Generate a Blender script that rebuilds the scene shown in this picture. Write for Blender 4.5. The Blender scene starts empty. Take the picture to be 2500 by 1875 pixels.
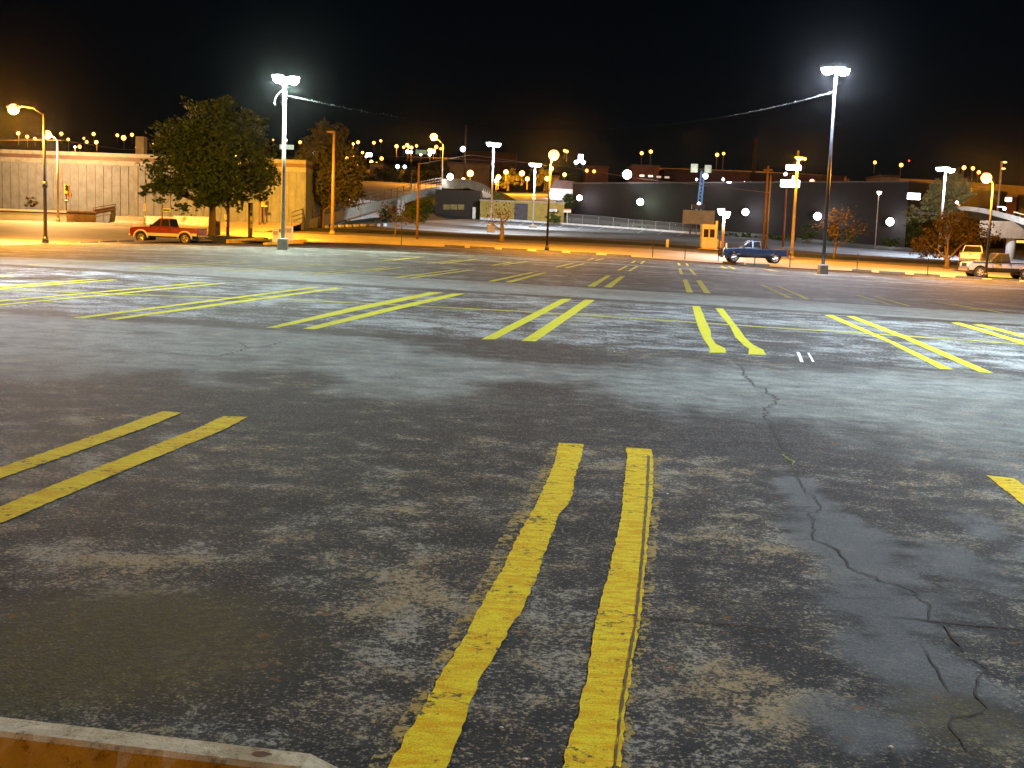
import bpy, math, random
import numpy as np
from mathutils import Vector, noise as mnoise
random.seed(7)
R = math.radians
sc = bpy.context.scene
COL = sc.collection

# ---------------------------------------------------------------- camera
FPX, CXP, CYP = 3000.0, 1250.0, 937.5          # focal length and centre in photo pixels (2500 wide)
PITCH, ROLL = R(7.0), R(2.1)
CAM = Vector((0, 0, 1.6))
_F = Vector((0, math.cos(PITCH), -math.sin(PITCH)))
_R0 = Vector((1, 0, 0)); _U0 = Vector((0, math.sin(PITCH), math.cos(PITCH)))
_R = _R0 * math.cos(ROLL) + _U0 * math.sin(ROLL)
_U = _U0 * math.cos(ROLL) - _R0 * math.sin(ROLL)
cam = bpy.data.cameras.new('camera'); cam.sensor_width = 36; cam.lens = 36 * FPX / 2500
cam.clip_start = 0.05; cam.clip_end = 9000
camo = bpy.data.objects.new('camera', cam); COL.objects.link(camo)
from mathutils import Matrix
camo.matrix_world = Matrix(((_R.x, _U.x, -_F.x, CAM.x), (_R.y, _U.y, -_F.y, CAM.y), (_R.z, _U.z, -_F.z, CAM.z), (0, 0, 0, 1)))
sc.camera = camo
# ---------------------------------------------------------------- world: night sky, faint moon
w = bpy.data.worlds.new('World'); sc.world = w; w.use_nodes = True
wn = w.node_tree.nodes; bg = wn['Background']
sky = wn.new('ShaderNodeTexSky'); sky.sky_type = 'NISHITA'; sky.sun_disc = False
sky.sun_elevation = R(24); sky.sun_rotation = R(200); sky.air_density = 1.0; sky.dust_density = 0.3; sky.ozone_density = 4.0
w.node_tree.links.new(sky.outputs[0], bg.inputs[0]); bg.inputs[1].default_value = 0.0002
sun = bpy.data.lights.new('moon', 'SUN'); sun.energy = 0.004; sun.angle = R(0.5); sun.color = (0.8, 0.88, 1)
suno = bpy.data.objects.new('moon', sun); COL.objects.link(suno); suno.rotation_euler = (R(66), 0, R(-160))
sc.view_settings.view_transform = 'Standard'; sc.view_settings.look = 'None'
sc.view_settings.gamma = 1; sc.view_settings.use_curve_mapping = False; sc.view_settings.exposure = 1.0
cy = sc.cycles
cy.use_denoising = True; cy.use_light_tree = True
try: cy.denoiser = 'OPENIMAGEDENOISE'
except Exception: pass
cy.max_bounces = 4; cy.diffuse_bounces = 2; cy.glossy_bounces = 2; cy.transparent_max_bounces = 12
cy.sample_clamp_indirect = 2.0; cy.sample_clamp_direct = 0; cy.caustics_reflective = False; cy.caustics_refractive = False

WHITE = (0.86, 0.95, 1.0); SODIUM = (1.0, 0.38, 0.022); GREENW = (0.78, 1.0, 0.86); BLUEW = (0.72, 0.82, 1.0)

# ---------------------------------------------------------------- layout helpers
def ray(px, py): return _F + _R * ((px - CXP) / FPX) - _U * ((py - CYP) / FPX)
def P(px, py, D):
    r = ray(px, py); return CAM + r * (D / r.y)
def lerp(a, b, t): return a + (b - a) * t
def sstep(a, b, x):
    t = min(1, max(0, (x - a) / (b - a))); return t * t * (3 - 2 * t)
def interp(x, xs, ys): return float(np.interp(x, xs, ys))
ZX = [-80, -40, -27, -12, -3, 5, 20, 37, 80]; ZZ = [-.25, -.08, -.03, .25, .2, .1, -.37, -.65, -1.3]
def zlot(x, y):                                 # the lot is cross-drained: it tips down to the right
    near = -.017 * max(-14, min(14, x))
    return lerp(near, interp(x, ZX, ZZ), sstep(8, 95, y))
def G(px, py, dz=0.0):                          # a spot on the lot's surface
    r = ray(px, py); z = 0.0
    for _ in range(40):
        if r.z >= -1e-4: D = 130
        else: D = min(140, (z + dz - CAM.z) / r.z * r.y)
        p = CAM + r * (D / r.y); z = lerp(z, zlot(p.x, p.y), .6)
    return Vector((p.x, p.y, zlot(p.x, p.y) + dz))

# ---------------------------------------------------------------- mesh builder
class MB:
    def __init__(s): s.v = []; s.f = []; s.sm = False
    def add(s, vs, fs):
        o = len(s.v); s.v += [Vector(v) for v in vs]; s.f += [[i + o for i in f] for f in fs]; return s
    def box(s, c, d, rz=0, taper=1.0):
        cx, cy_, cz = c; a, b, h = d[0] / 2, d[1] / 2, d[2] / 2; ca, sa = math.cos(rz), math.sin(rz); vs = []
        for k, t in ((-1, 1), (1, taper)):
            for i, j in ((-1, -1), (1, -1), (1, 1), (-1, 1)):
                x, y = i * a * t, j * b * t; vs.append((cx + x * ca - y * sa, cy_ + x * sa + y * ca, cz + k * h))
        return s.add(vs, [[3, 2, 1, 0], [4, 5, 6, 7], [0, 1, 5, 4], [1, 2, 6, 5], [2, 3, 7, 6], [3, 0, 4, 7]])
    def tube(s, pts, rad, n=8, cap=True):
        pts = [Vector(p) for p in pts]
        if not isinstance(rad, (list, tuple)): rad = [rad] * len(pts)
        o = len(s.v); prev = None
        for i, p in enumerate(pts):
            d = (pts[min(i + 1, len(pts) - 1)] - pts[max(i - 1, 0)]).normalized()
            if prev is None: a = d.orthogonal().normalized()
            else: a = (prev - d * prev.dot(d)).normalized()
            prev = a; b = d.cross(a)
            for k in range(n):
                t = 2 * math.pi * k / n; s.v.append(p + (a * math.cos(t) + b * math.sin(t)) * rad[i])
        for i in range(len(pts) - 1):
            for k in range(n):
                s.f.append([o + i * n + k, o + i * n + (k + 1) % n, o + (i + 1) * n + (k + 1) % n, o + (i + 1) * n + k])
        if cap:
            s.f.append([o + k for k in range(n)][::-1]); s.f.append([o + (len(pts) - 1) * n + k for k in range(n)])
        return s
    def lathe(s, c, prof, n=16, axis='z'):
        o = len(s.v); c = Vector(c)
        for r, h in prof:
            for k in range(n):
                t = 2 * math.pi * k / n; q = (r * math.cos(t), r * math.sin(t), h)
                if axis == 'y': q = (q[0], q[2], q[1])
                if axis == 'x': q = (q[2], q[0], q[1])
                s.v.append(c + Vector(q))
        for i in range(len(prof) - 1):
            for k in range(n): s.f.append([o + i * n + k, o + i * n + (k + 1) % n, o + (i + 1) * n + (k + 1) % n, o + (i + 1) * n + k])
        s.f.append([o + k for k in range(n)][::-1]); s.f.append([o + (len(prof) - 1) * n + k for k in range(n)])
        return s
    def ball(s, c, r, n=12, m=8, sq=(1, 1, 1)):
        prof = [(max(1e-3, math.sin(math.pi * i / m)), -math.cos(math.pi * i / m)) for i in range(m + 1)]
        o = len(s.v); s.lathe((0, 0, 0), prof, n)
        for i in range(o, len(s.v)): v = s.v[i]; s.v[i] = Vector(c) + Vector((v.x * r * sq[0], v.y * r * sq[1], v.z * r * sq[2]))
        return s
    def prism(s, poly, y0, y1):                  # polygon in x,z between two y planes
        n = len(poly); vs = [(x, y0, z) for x, z in poly] + [(x, y1, z) for x, z in poly]
        return s.add(vs, [list(range(n)), list(range(2 * n - 1, n - 1, -1))] + [[(i + 1) % n, i, n + i, n + (i + 1) % n] for i in range(n)])
    def foot(s, pts, z0, z1):                    # footprint polygon extruded upward
        n = len(pts); vs = [(p[0], p[1], z0) for p in pts] + [(p[0], p[1], z1) for p in pts]
        return s.add(vs, [list(range(n - 1, -1, -1)), list(range(n, 2 * n))] + [[i, (i + 1) % n, n + (i + 1) % n, n + i] for i in range(n)])
    def strip(s, L, Rr):
        n = len(L); return s.add(list(L) + list(Rr), [[i, i + 1, n + i + 1, n + i][::-1] for i in range(n - 1)])
    def beam(s, a, b, wd, h):                    # upright rectangular bar from a to b, its top at the points
        a, b = Vector(a), Vector(b); d = (b - a); q = Vector((-d.y, d.x, 0)).normalized() * wd / 2; z = Vector((0, 0, h))
        return s.add([a - q - z, a + q - z, a + q, a - q, b - q - z, b + q - z, b + q, b - q],
                     [[0, 1, 2, 3][::-1], [4, 5, 6, 7], [0, 4, 7, 3], [1, 2, 6, 5], [3, 7, 6, 2], [0, 1, 5, 4]])
    def build(s, name, mat, parent=None, smooth=False, local=False, bevel=0):
        me = bpy.data.meshes.new(name)
        off = Vector((0, 0, 0))
        if parent is not None and not local:
            q = parent
            while q is not None: off += q.location; q = q.parent
        me.from_pydata([tuple(v - off) for v in s.v], [], s.f); me.materials.append(mat)
        if smooth:
            for p in me.polygons: p.use_smooth = True
        me.validate(); me.update()
        o = bpy.data.objects.new(name, me); COL.objects.link(o); o.parent = parent
        if bevel:
            m = o.modifiers.new('bevel', 'BEVEL'); m.width = bevel; m.segments = 2; m.limit_method = 'ANGLE'; m.angle_limit = R(40)
        return o

def tag(o, label=None, cat=None, group=None, kind=None):
    if label: o['label'] = label
    if cat: o['category'] = cat
    if group: o['group'] = group
    if kind: o['kind'] = kind
    return o
def root(name, label, cat, loc=(0, 0, 0), rz=0, group=None):
    o = bpy.data.objects.new(name, None); COL.objects.link(o); o.location = loc; o.rotation_euler = (0, 0, rz); o.empty_display_size = .2
    return tag(o, label, cat, group)
def light(parent, p, energy, color, spot=None, rad=.15, aim=None, blend=.6, name='lamp_light'):
    l = bpy.data.lights.new(name, 'SPOT' if spot else 'POINT'); l.energy = energy; l.color = color; l.shadow_soft_size = rad
    if spot: l.spot_size = R(spot); l.spot_blend = blend
    o = bpy.data.objects.new(name, l); COL.objects.link(o); off = Vector((0, 0, 0)); q = parent
    while q is not None: off += q.location; q = q.parent
    o.parent = parent; o.location = Vector(p) - off
    if aim is not None: o.rotation_euler = (Vector(aim) - Vector(p)).to_track_quat('-Z', 'Y').to_euler()
    return o

# ---------------------------------------------------------------- materials
class NT:
    def __init__(s, name):
        s.m = bpy.data.materials.new(name); s.m.use_nodes = True; s.t = s.m.node_tree; s.n = s.t.nodes; s.l = s.t.links
        s.b = s.n['Principled BSDF']; s.pos = s.n.new('ShaderNodeTexCoord').outputs['Object']
    def ln(s, a, b):
        if hasattr(a, 'is_output'): s.l.new(a, b)
        elif isinstance(a, (tuple, list)): b.default_value = (*a, 1) if len(a) == 3 and len(b.default_value) == 4 else a
        else: b.default_value = a
    def geo(s): s.pos = s.n.new('ShaderNodeNewGeometry').outputs['Position']; return s
    def noise(s, scale, detail=4, rough=.55, vec=None, sc3=None):
        x = s.n.new('ShaderNodeTexNoise'); v = vec or s.pos
        if sc3: mp = s.n.new('ShaderNodeMapping'); mp.inputs['Scale'].default_value = sc3; s.l.new(v, mp.inputs[0]); v = mp.outputs[0]
        s.l.new(v, x.inputs['Vector']); x.inputs['Scale'].default_value = scale; x.inputs['Detail'].default_value = detail; x.inputs['Roughness'].default_value = rough
        return x.outputs[0]
    def vor(s, scale, feat='F1', out='Distance'):
        x = s.n.new('ShaderNodeTexVoronoi'); x.feature = feat; s.l.new(s.pos, x.inputs['Vector']); x.inputs['Scale'].default_value = scale; return x.outputs[out]
    def mx(s, fac, a, b, mode='MIX'):
        x = s.n.new('ShaderNodeMix'); x.data_type = 'RGBA'; x.blend_type = mode
        s.ln(fac, x.inputs[0]); s.ln(a, x.inputs[6]); s.ln(b, x.inputs[7]); return x.outputs[2]
    def ma(s, op, a, b=0.0, clamp=False):
        x = s.n.new('ShaderNodeMath'); x.operation = op; x.use_clamp = clamp; s.ln(a, x.inputs[0]); s.ln(b, x.inputs[1]); return x.outputs[0]
    def ss(s, v, lo, hi, a=0.0, b=1.0):
        x = s.n.new('ShaderNodeMapRange'); x.interpolation_type = 'SMOOTHSTEP'; s.ln(v, x.inputs[0])
        for i, q in enumerate((lo, hi, a, b)): x.inputs[i + 1].default_value = q
        return x.outputs[0]
    def attr(s, name):
        x = s.n.new('ShaderNodeAttribute'); x.attribute_name = name; return x.outputs['Fac']
    def bump(s, h, strength=.4, dist=.01):
        x = s.n.new('ShaderNodeBump'); x.inputs['Strength'].default_value = strength; x.inputs['Distance'].default_value = dist
        s.l.new(h, x.inputs['Height']); s.l.new(x.outputs[0], s.b.inputs['Normal'])
    def fin(s, col, rough=.8, spec=.5, metal=0.0):
        s.ln(col, s.b.inputs['Base Color']); s.ln(rough, s.b.inputs['Roughness']); s.b.inputs['Specular IOR Level'].default_value = spec; s.b.inputs['Metallic'].default_value = metal
        return s.m
_cache = {}
def mat(name, col, rough=.7, metal=0.0, var=.25, scale=1.5, bump=0.0, spec=.4):
    if name in _cache: return _cache[name]
    t = NT(name); n = t.noise(scale, 6, .6); d = tuple(c * (1 - var) for c in col); l = tuple(min(1, c * (1 + var)) for c in col)
    c = t.mx(t.ss(n, .3, .7), d, l)
    if bump: t.bump(t.noise(scale * 8, 5, .7), bump, .02)
    _cache[name] = t.fin(c, t.ss(n, .2, .8, max(0, rough - .1), min(1, rough + .1)), spec, metal); return _cache[name]
def em(name, col, strength, sampled=False):
    if name in _cache: return _cache[name]
    t = NT(name); t.b.inputs['Base Color'].default_value = (.8, .8, .8, 1); t.b.inputs['Emission Color'].default_value = (*col, 1); t.b.inputs['Emission Strength'].default_value = strength
    if not sampled: t.m.cycles.emission_sampling = 'NONE'
    _cache[name] = t.m; return t.m
def glass(name, col=(.015, .017, .02)):
    if name in _cache: return _cache[name]
    t = NT(name); _cache[name] = t.fin(col, .06, .6); return _cache[name]

def asphalt_lot():
    t = NT('lot_asphalt').geo()
    A, W, T, B, S = t.attr('aisle'), t.attr('wear'), t.attr('flake'), t.attr('dirt'), t.attr('smoothed')
    nb = t.noise(.33, 6, .6); nm = t.noise(1.5, 9, .68); nf = t.noise(26, 7, .72); n2 = t.noise(3.1, 8, .66); nn = t.noise(150, 3, .6); ng = t.noise(58, 6, .8)
    st = t.vor(75, 'F1', 'Color'); sd = t.vor(75)
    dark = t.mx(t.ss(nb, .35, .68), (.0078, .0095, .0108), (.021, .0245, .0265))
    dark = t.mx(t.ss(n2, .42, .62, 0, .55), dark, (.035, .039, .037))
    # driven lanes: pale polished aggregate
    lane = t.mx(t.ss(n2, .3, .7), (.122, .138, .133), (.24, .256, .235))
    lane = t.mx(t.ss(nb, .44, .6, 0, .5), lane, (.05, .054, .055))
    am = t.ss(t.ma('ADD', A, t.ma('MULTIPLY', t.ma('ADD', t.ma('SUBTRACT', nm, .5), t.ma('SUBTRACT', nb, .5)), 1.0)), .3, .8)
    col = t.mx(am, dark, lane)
    # flaked seal coat: pale patches in the stalls
    pv = t.ma('ADD', t.ma('ADD', t.ma('ADD', t.ma('MULTIPLY', nm, .6), t.ma('MULTIPLY', nb, .4)), t.ma('MULTIPLY', t.ma('SUBTRACT', nf, .5), .9)), t.ma('MULTIPLY', t.ma('SUBTRACT', W, .5), .5))
    col = t.mx(t.ss(pv, .50, .63, 0, .85), col, (.32, .345, .345))
    fv = t.ma('ADD', t.ma('ADD', n2, t.ma('MULTIPLY', t.ma('SUBTRACT', t.ma('ADD', t.ma('MULTIPLY', nf, .45), t.ma('MULTIPLY', ng, .55)), .5), 2.3)), t.ma('ADD', t.ma('MULTIPLY', t.ma('SUBTRACT', T, .5), .40), t.ma('MULTIPLY', t.ma('SUBTRACT', nb, .52), .75)))
    col = t.mx(t.ss(fv, .51, .64, 0, .88), col, t.mx(t.ss(nm, .4, .6), (.30, .225, .12), (.29, .27, .22)))
    # fresh smooth sealer along the crack, and silt in the low corner
    col = t.mx(t.ss(t.ma('ADD', S, t.ma('MULTIPLY', t.ma('SUBTRACT', n2, .5), .9)), .42, .66, 0, .85), col, t.mx(nm, (.062, .072, .078), (.112, .123, .13)))
    col = t.mx(t.ss(t.ma('ADD', B, t.ma('MULTIPLY', t.ma('SUBTRACT', nm, .5), .8)), .25, .7, 0, .92), col, t.mx(t.ss(nf, .35, .65), (.018, .016, .006), (.085, .070, .026)))
    # single stones and pits
    sep = t.n.new('ShaderNodeSeparateColor'); t.l.new(st, sep.inputs[0])
    rough_zone = t.ma('SUBTRACT', 1.0, t.ma('MAXIMUM', t.ma('MULTIPLY', S, .9), t.ma('MULTIPLY', B, .7)), True)
    stone = t.ma('MULTIPLY', t.ma('MULTIPLY', t.ss(sep.outputs[0], .72, .86), t.ss(sd, .62, .35)), rough_zone)
    col = t.mx(t.ma('MULTIPLY', stone, .6), col, t.mx(sep.outputs[1], (.13, .115, .10), (.36, .29, .20)))
    col = t.mx(t.ma('MULTIPLY', t.ss(sep.outputs[2], .8, .9), t.ma('MULTIPLY', rough_zone, .6)), col, (.02, .02, .022))
    spk = t.ma('MULTIPLY', t.ss(t.noise(62, 2, .5), .70, .78), rough_zone)
    col = t.mx(t.ma('MULTIPLY', spk, .7), col, (.36, .33, .28))
    # small rusty leaves and grit
    lf = t.ss(t.ma('ADD', t.noise(9, 4, .6), t.ma('MULTIPLY', t.ma('SUBTRACT', nb, .5), .3)), .645, .70)
    col = t.mx(t.ma('MULTIPLY', lf, .7), col, (.14, .065, .02))
    col = t.mx(1.0, col, t.mx(t.ss(nn, .25, .75), (.72, .72, .72), (1.28, 1.28, 1.28)), 'MULTIPLY')
    h = t.ma('ADD', t.ma('MULTIPLY', nn, .5), t.ma('ADD', t.ma('MULTIPLY', sd, -.8), nf))
    t.bump(h, .35, .005)
    return t.fin(col, t.ss(nf, .3, .7, .7, .95), .07)

def paint(name, base, amber, holes):
    t = NT(name).geo(); nm = t.noise(2.3, 6, .65); nf = t.noise(24, 7, .72); nn = t.noise(130, 3, .6); ns = t.noise(6, 7, .7, sc3=(1, 3.2, 1))
    c = t.mx(t.ss(ns, .40, .62), base, amber)
    c = t.mx(t.ss(t.noise(40, 5, .7), .52, .68, 0, .45), c, tuple(x * .55 for x in base))
    c = t.mx(t.ss(t.ma('ADD', nf, t.ma('MULTIPLY', t.ma('SUBTRACT', nm, .5), .6)), holes, holes + .07, 0, .9), c, (.05, .042, .03))
    c = t.mx(1.0, c, t.mx(t.ss(nn, .25, .75), (.75, .75, .75), (1.2, 1.2, 1.2)), 'MULTIPLY')
    t.bump(t.ma('ADD', nn, nf), .5, .006)
    return t.fin(c, .85, .06)
def faded_paint():
    t = NT('faded_paint').geo(); nf = t.noise(22, 7, .75); nm = t.noise(5, 6, .7)
    c = t.mx(t.ss(nm, .35, .65), (.33, .25, .12), (.30, .20, .03))
    a = t.ss(t.ma('ADD', nf, t.ma('MULTIPLY', t.ma('SUBTRACT', nm, .5), .8)), .46, .56, 0, .85)
    t.ln(a, t.b.inputs['Alpha']); return t.fin(c, .8, .3)
def road_mat(name, a, b, scale=1.2):
    t = NT(name).geo(); n = t.noise(scale * .3, 6, .6); f = t.noise(scale * 12, 6, .7); s = t.noise(scale * .5, 5, .6, sc3=(.15, 2.0, 1))
    c = t.mx(t.ss(n, .3, .7), a, b); c = t.mx(t.ss(s, .45, .65, 0, .4), c, tuple(x * .55 for x in a)); c = t.mx(1.0, c, t.mx(f, (.7, .7, .7), (1.3, 1.3, 1.3)), 'MULTIPLY')
    t.bump(f, .4, .01); return t.fin(c, .75, .35)
def grass_mat():
    t = NT('grass').geo(); n = t.noise(3, 6, .7); f = t.noise(40, 4, .7)
    c = t.mx(t.ss(n, .35, .65), (.02, .032, .009), (.045, .048, .018)); c = t.mx(f, c, (.03, .035, .012)); t.bump(f, .8, .05); return t.fin(c, .9, .2)
def concrete(name, col, stain=.5):
    t = NT(name).geo(); n = t.noise(1.3, 7, .65); f = t.noise(30, 6, .7); v = t.noise(1.6, 6, .7, sc3=(1, 1, .18))
    c = t.mx(t.ss(n, .3, .7), tuple(x * .8 for x in col), tuple(x * 1.15 for x in col)); c = t.mx(t.ss(v, .5, .72, 0, stain), c, tuple(x * .4 for x in col))
    c = t.mx(1.0, c, t.mx(f, (.78, .78, .78), (1.2, 1.2, 1.2)), 'MULTIPLY'); t.bump(f, .4, .01); return t.fin(c, .85, .3)
def stopmat():
    t = NT('weathered_stop_concrete').geo(); n = t.noise(5, 8, .7); f = t.noise(45, 6, .75); k = t.noise(17, 7, .75); g = t.vor(60)
    c = t.mx(t.ss(n, .35, .65), (.34, .28, .17), (.54, .47, .33)); c = t.mx(t.ss(k, .52, .66, 0, .8), c, (.10, .075, .04)); c = t.mx(t.ss(f, .6, .7, 0, .8), c, (.68, .63, .52)); c = t.mx(t.ss(f, .42, .34, 0, .7), c, (.13, .1, .06))
    t.bump(t.ma('ADD', f, k), .7, .008); return t.fin(c, .9, .2)
def leafmat(name, a, b):
    t = NT(name).geo(); n = t.noise(.9, 4, .6); f = t.noise(9, 3, .6)
    c = t.mx(t.ss(n, .3, .7), a, b); c = t.mx(t.ss(f, .35, .65), c, tuple(x * .6 for x in a)); return t.fin(c, .65, .3)

M_LOT = asphalt_lot(); M_YEL = paint('yellow_paint', (.48, .46, .03), (.46, .38, .015), .60); M_YEL_WARM = paint('yellow_paint_warm', (.70, .55, .018), (.62, .34, .004), .575); M_YEL2 = paint('worn_yellow_paint', (.44, .39, .045), (.38, .31, .03), .55); M_FADE = faded_paint()  # lamp tint put into the stall paint: far lines greener, near lines warmer
M_CRACK = mat('crack_dark', (.008, .007, .006), .95); M_MOSS = mat('moss', (.16, .17, .02), .9)
M_STREET = road_mat('street_asphalt', (.27, .255, .23), (.35, .33, .29)); M_WALK = road_mat('sidewalk_concrete', (.115, .10, .08), (.165, .145, .115)); M_LOT2 = road_mat('far_lot_asphalt', (.085, .085, .085), (.19, .185, .185), .6)
M_GRASS = grass_mat(); M_CONC = concrete('concrete', (.36, .33, .28)); M_PALE = concrete('pale_concrete', (.52, .54, .56), .25); M_DIRT = mat('hill_soil', (.030, .027, .018), .95, scale=.05)
M_BLACK = mat('black_metal', (.018, .016, .015), .45, .3); M_TANM = mat('tan_painted_metal', (.28, .23, .15), .5); M_GALV = mat('galvanised_metal', (.45, .46, .45), .45, .5); M_WOOD = mat('weathered_wood', (.11, .06, .035), .9, scale=4, bump=.4)
M_BARK = mat('bark', (.11, .08, .055), .95, scale=5, bump=.6); M_WHITE = mat('white_paint', (.72, .70, .66), .5, var=.08); M_KYEL = mat('kerb_yellow', (.6, .42, .03), .7)

# ---------------------------------------------------------------- the setting: parking lot
U = Vector((math.sin(R(7.1)), math.cos(R(7.1)), 0)); V = Vector((U.y, -U.x, 0))     # along and across the stalls
def sof(px, py): return G(px, py).dot(U)
s1far = sof(1475, 1090); s2near = sof(1290, 832); s2far = sof(1420, 731); s3near = sof(1450, 700); s3far = sof(1500, 674); s4near = sof(1530, 661)
def blob(items):
    out = []
    for px, py, rx, ry, a in items:
        c = G(px, py); ex = (G(px + rx, py) - c).length; ey = (G(px, py - ry) - G(px, py + ry)).length / 2; out.append((c.x, c.y, ex, ey, a))
    return out
FLAKE = blob([(300, 1380, 320, 90, .9), (900, 1250, 260, 70, .7), (520, 1330, 200, 40, .6), (980, 1480, 130, 160, .9), (700, 1750, 260, 110, .6), (1890, 1330, 260, 120, .75), (1880, 1700, 180, 120, .9), (1760, 1420, 140, 90, .6), (2000, 1560, 90, 60, .3), (1450, 1500, 60, 200, .25), (2250, 1250, 200, 40, .45), (620, 1200, 300, 60, .3)])
DIRT = blob([(330, 1560, 420, 140, 1), (100, 1660, 300, 90, .9), (520, 1480, 240, 60, .5), (2350, 1760, 200, 120, .6)])
SMO = blob([(1960, 1200, 80, 70, .8), (2060, 1320, 170, 130, .8), (2150, 1480, 170, 90, .85), (2200, 1600, 200, 90, .8), (2330, 1480, 150, 90, .6), (2100, 1780, 220, 120, .7), (2350, 1380, 150, 90, .7), (2420, 1300, 120, 120, .6), (2300, 1700, 240, 130, .7), (2000, 1700, 120, 120, .5), (740, 1560, 60, 60, .5), (660, 1790, 200, 60, .3)])
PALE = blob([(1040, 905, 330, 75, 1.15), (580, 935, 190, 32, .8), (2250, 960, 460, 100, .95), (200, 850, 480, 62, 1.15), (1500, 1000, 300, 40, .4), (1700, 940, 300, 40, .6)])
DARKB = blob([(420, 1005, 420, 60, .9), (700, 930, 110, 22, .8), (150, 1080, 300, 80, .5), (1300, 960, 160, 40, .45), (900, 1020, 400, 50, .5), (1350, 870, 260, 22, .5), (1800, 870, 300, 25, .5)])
def bval(bs, x, y):
    v = 0
    for cx, cy_, ex, ey, a in bs:
        d = ((x - cx) / ex) ** 2 + ((y - cy_) / ey) ** 2
        if d < 6: v = max(v, a * math.exp(-d * .8))
    return v
EX = [-60, -27, -12, 5, 20, 37, 90]; EY = [93, 88, 104, 106, 101, 96, 85]
def lot():
    xs = sorted(set([round(x, 3) for x in np.concatenate([np.arange(-7, 7.01, .16), np.arange(-26, -7, .6), np.arange(7, 30, .6), np.arange(30, 91, 4)])]))
    ts = np.concatenate([np.linspace(-14, 2.4, 12)[:-1], 2.4 * (106 / 2.4) ** np.linspace(0, 1, 230)])
    vs, fs = [], []; at = {k: [] for k in ('aisle', 'wear', 'flake', 'dirt', 'smoothed')}
    for t in ts:
        for x in xs:
            ye = interp(x, EX, EY); y = t if t < 40 else 40 + (t - 40) * (ye - 40) / 66.0
            xx = x if x > -26 or y > 500 else x
            vs.append((xx, y, zlot(xx, y))); s = xx * U.x + y * U.y
            ai = 0.0
            for a, b, k in ((s1far, s2near, .75), (s2far, s3near, 1.0), (s3far + 18, s3far + 24, .6)):
                ai = max(ai, k * sstep(a - .6 if a == s1far else a + .2, a + 3.6 if a == s1far else a + 1.6, s) * (1 - sstep(b - 1.6, b - .2, s)))
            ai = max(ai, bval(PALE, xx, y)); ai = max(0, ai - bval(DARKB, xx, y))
            we = .0
            if s > s2near - .5: we = .56
            if s > s3near - 1: we = .46
            if s2far < s < s3near: we = .15
            if s1far < s < s2near: we = .12 + .3 * sstep(s2near - 1.2, s2near, s)
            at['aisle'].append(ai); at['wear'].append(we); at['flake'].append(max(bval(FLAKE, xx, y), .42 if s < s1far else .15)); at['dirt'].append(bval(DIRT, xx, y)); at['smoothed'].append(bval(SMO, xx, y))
    n = len(xs)
    for j in range(len(ts) - 1):
        for i in range(n - 1): fs.append([j * n + i, j * n + i + 1, (j + 1) * n + i + 1, (j + 1) * n + i])
    mb = MB(); mb.add(vs, fs); o = mb.build('parking_lot', M_LOT, smooth=True); tag(o, 'worn dark asphalt parking lot with yellow stall lines', kind='structure')
    for k, a in at.items():
        q = o.data.attributes.new(k, 'FLOAT', 'POINT'); q.data.foreach_set('value', np.array(a, dtype=np.float32))
    return o
LOT = lot()
def lift(p, dz): return Vector((p.x, p.y, zlot(p.x, p.y) + dz))
def subdiv(pts, step):
    out = [pts[0]]
    for a, b in zip(pts, pts[1:]):
        n = max(1, int((b - a).length / step))
        out += [a.lerp(b, (i + 1) / n) for i in range(n)]
    return out
def resamp(pts, n):
    pts = [Vector(p) for p in pts]; L = [0]
    for a, b in zip(pts, pts[1:]): L.append(L[-1] + (b - a).length)
    return [Vector([interp(L[-1] * i / n, L, [p[k] for p in pts]) for k in range(3)]) for i in range(n + 1)]
_rw = random.Random(3)
def stripe(left, right, m=M_YEL, dz=.005, jag=.006, name='painted_line', f=lambda x, y: (x, y), ragged=None):
    Lp = [G(*f(*p)) for p in left]; Rp = [G(*f(*p)) for p in right]
    ln = max((Lp[0] - Lp[-1]).length, .5); n = max(6, min(240, int(ln / .045)))
    A, B = resamp(Lp, n), resamp(Rp, n); d = (Rp[0] - Lp[0]).normalized()
    A = [lift(a + d * _rw.uniform(-jag, jag), dz) for a in A]; B = [lift(b + d * _rw.uniform(-jag, jag), dz) for b in B]
    return MB().strip(A, B).build(name, m, LOT)
def band(p0, p1, wd, m=M_YEL2, f=lambda x, y: (x, y)):
    a, b = G(*f(*p0)), G(*f(*p1)); q = Vector((-(b - a).y, (b - a).x, 0)).normalized() * wd / 2; n = max(6, int((b - a).length / .3))
    A = [lift(a.lerp(b, i / n) + q * _rw.uniform(.85, 1.1), .005) for i in range(n + 1)]; B = [lift(a.lerp(b, i / n) - q * _rw.uniform(.85, 1.1), .005) for i in range(n + 1)]
    return MB().strip(A, B).build('painted_line', m, LOT)
def zf(x0, y0, s): return lambda x, y: (x0 + x * s, y0 + y * s)
fA = zf(850, 1050, .4974); fB = zf(1250, 620, .5651); fC = zf(0, 640, .4069); fD = zf(0, 620, .5651); fE = zf(900, 560, .4521); fR = zf(1650, 1050, .4974)
stA = [(1035, 65), (1010, 170), (940, 330), (830, 530), (740, 720), (640, 880), (560, 1040), (470, 1180), (400, 1310), (300, 1480), (195, 1659), (100, 1830), (-20, 2060)]
stripe(stA, [(1158, 72), (1143, 140), (1112, 230), (1105, 300), (1080, 365), (1030, 425), (985, 555), (950, 640), (940, 690), (905, 770), (855, 890), (780, 1000), (740, 1080), (650, 1220), (590, 1380), (530, 1540), (485, 1659), (420, 1830), (330, 2060)], M_YEL_WARM, f=fA)
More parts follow.
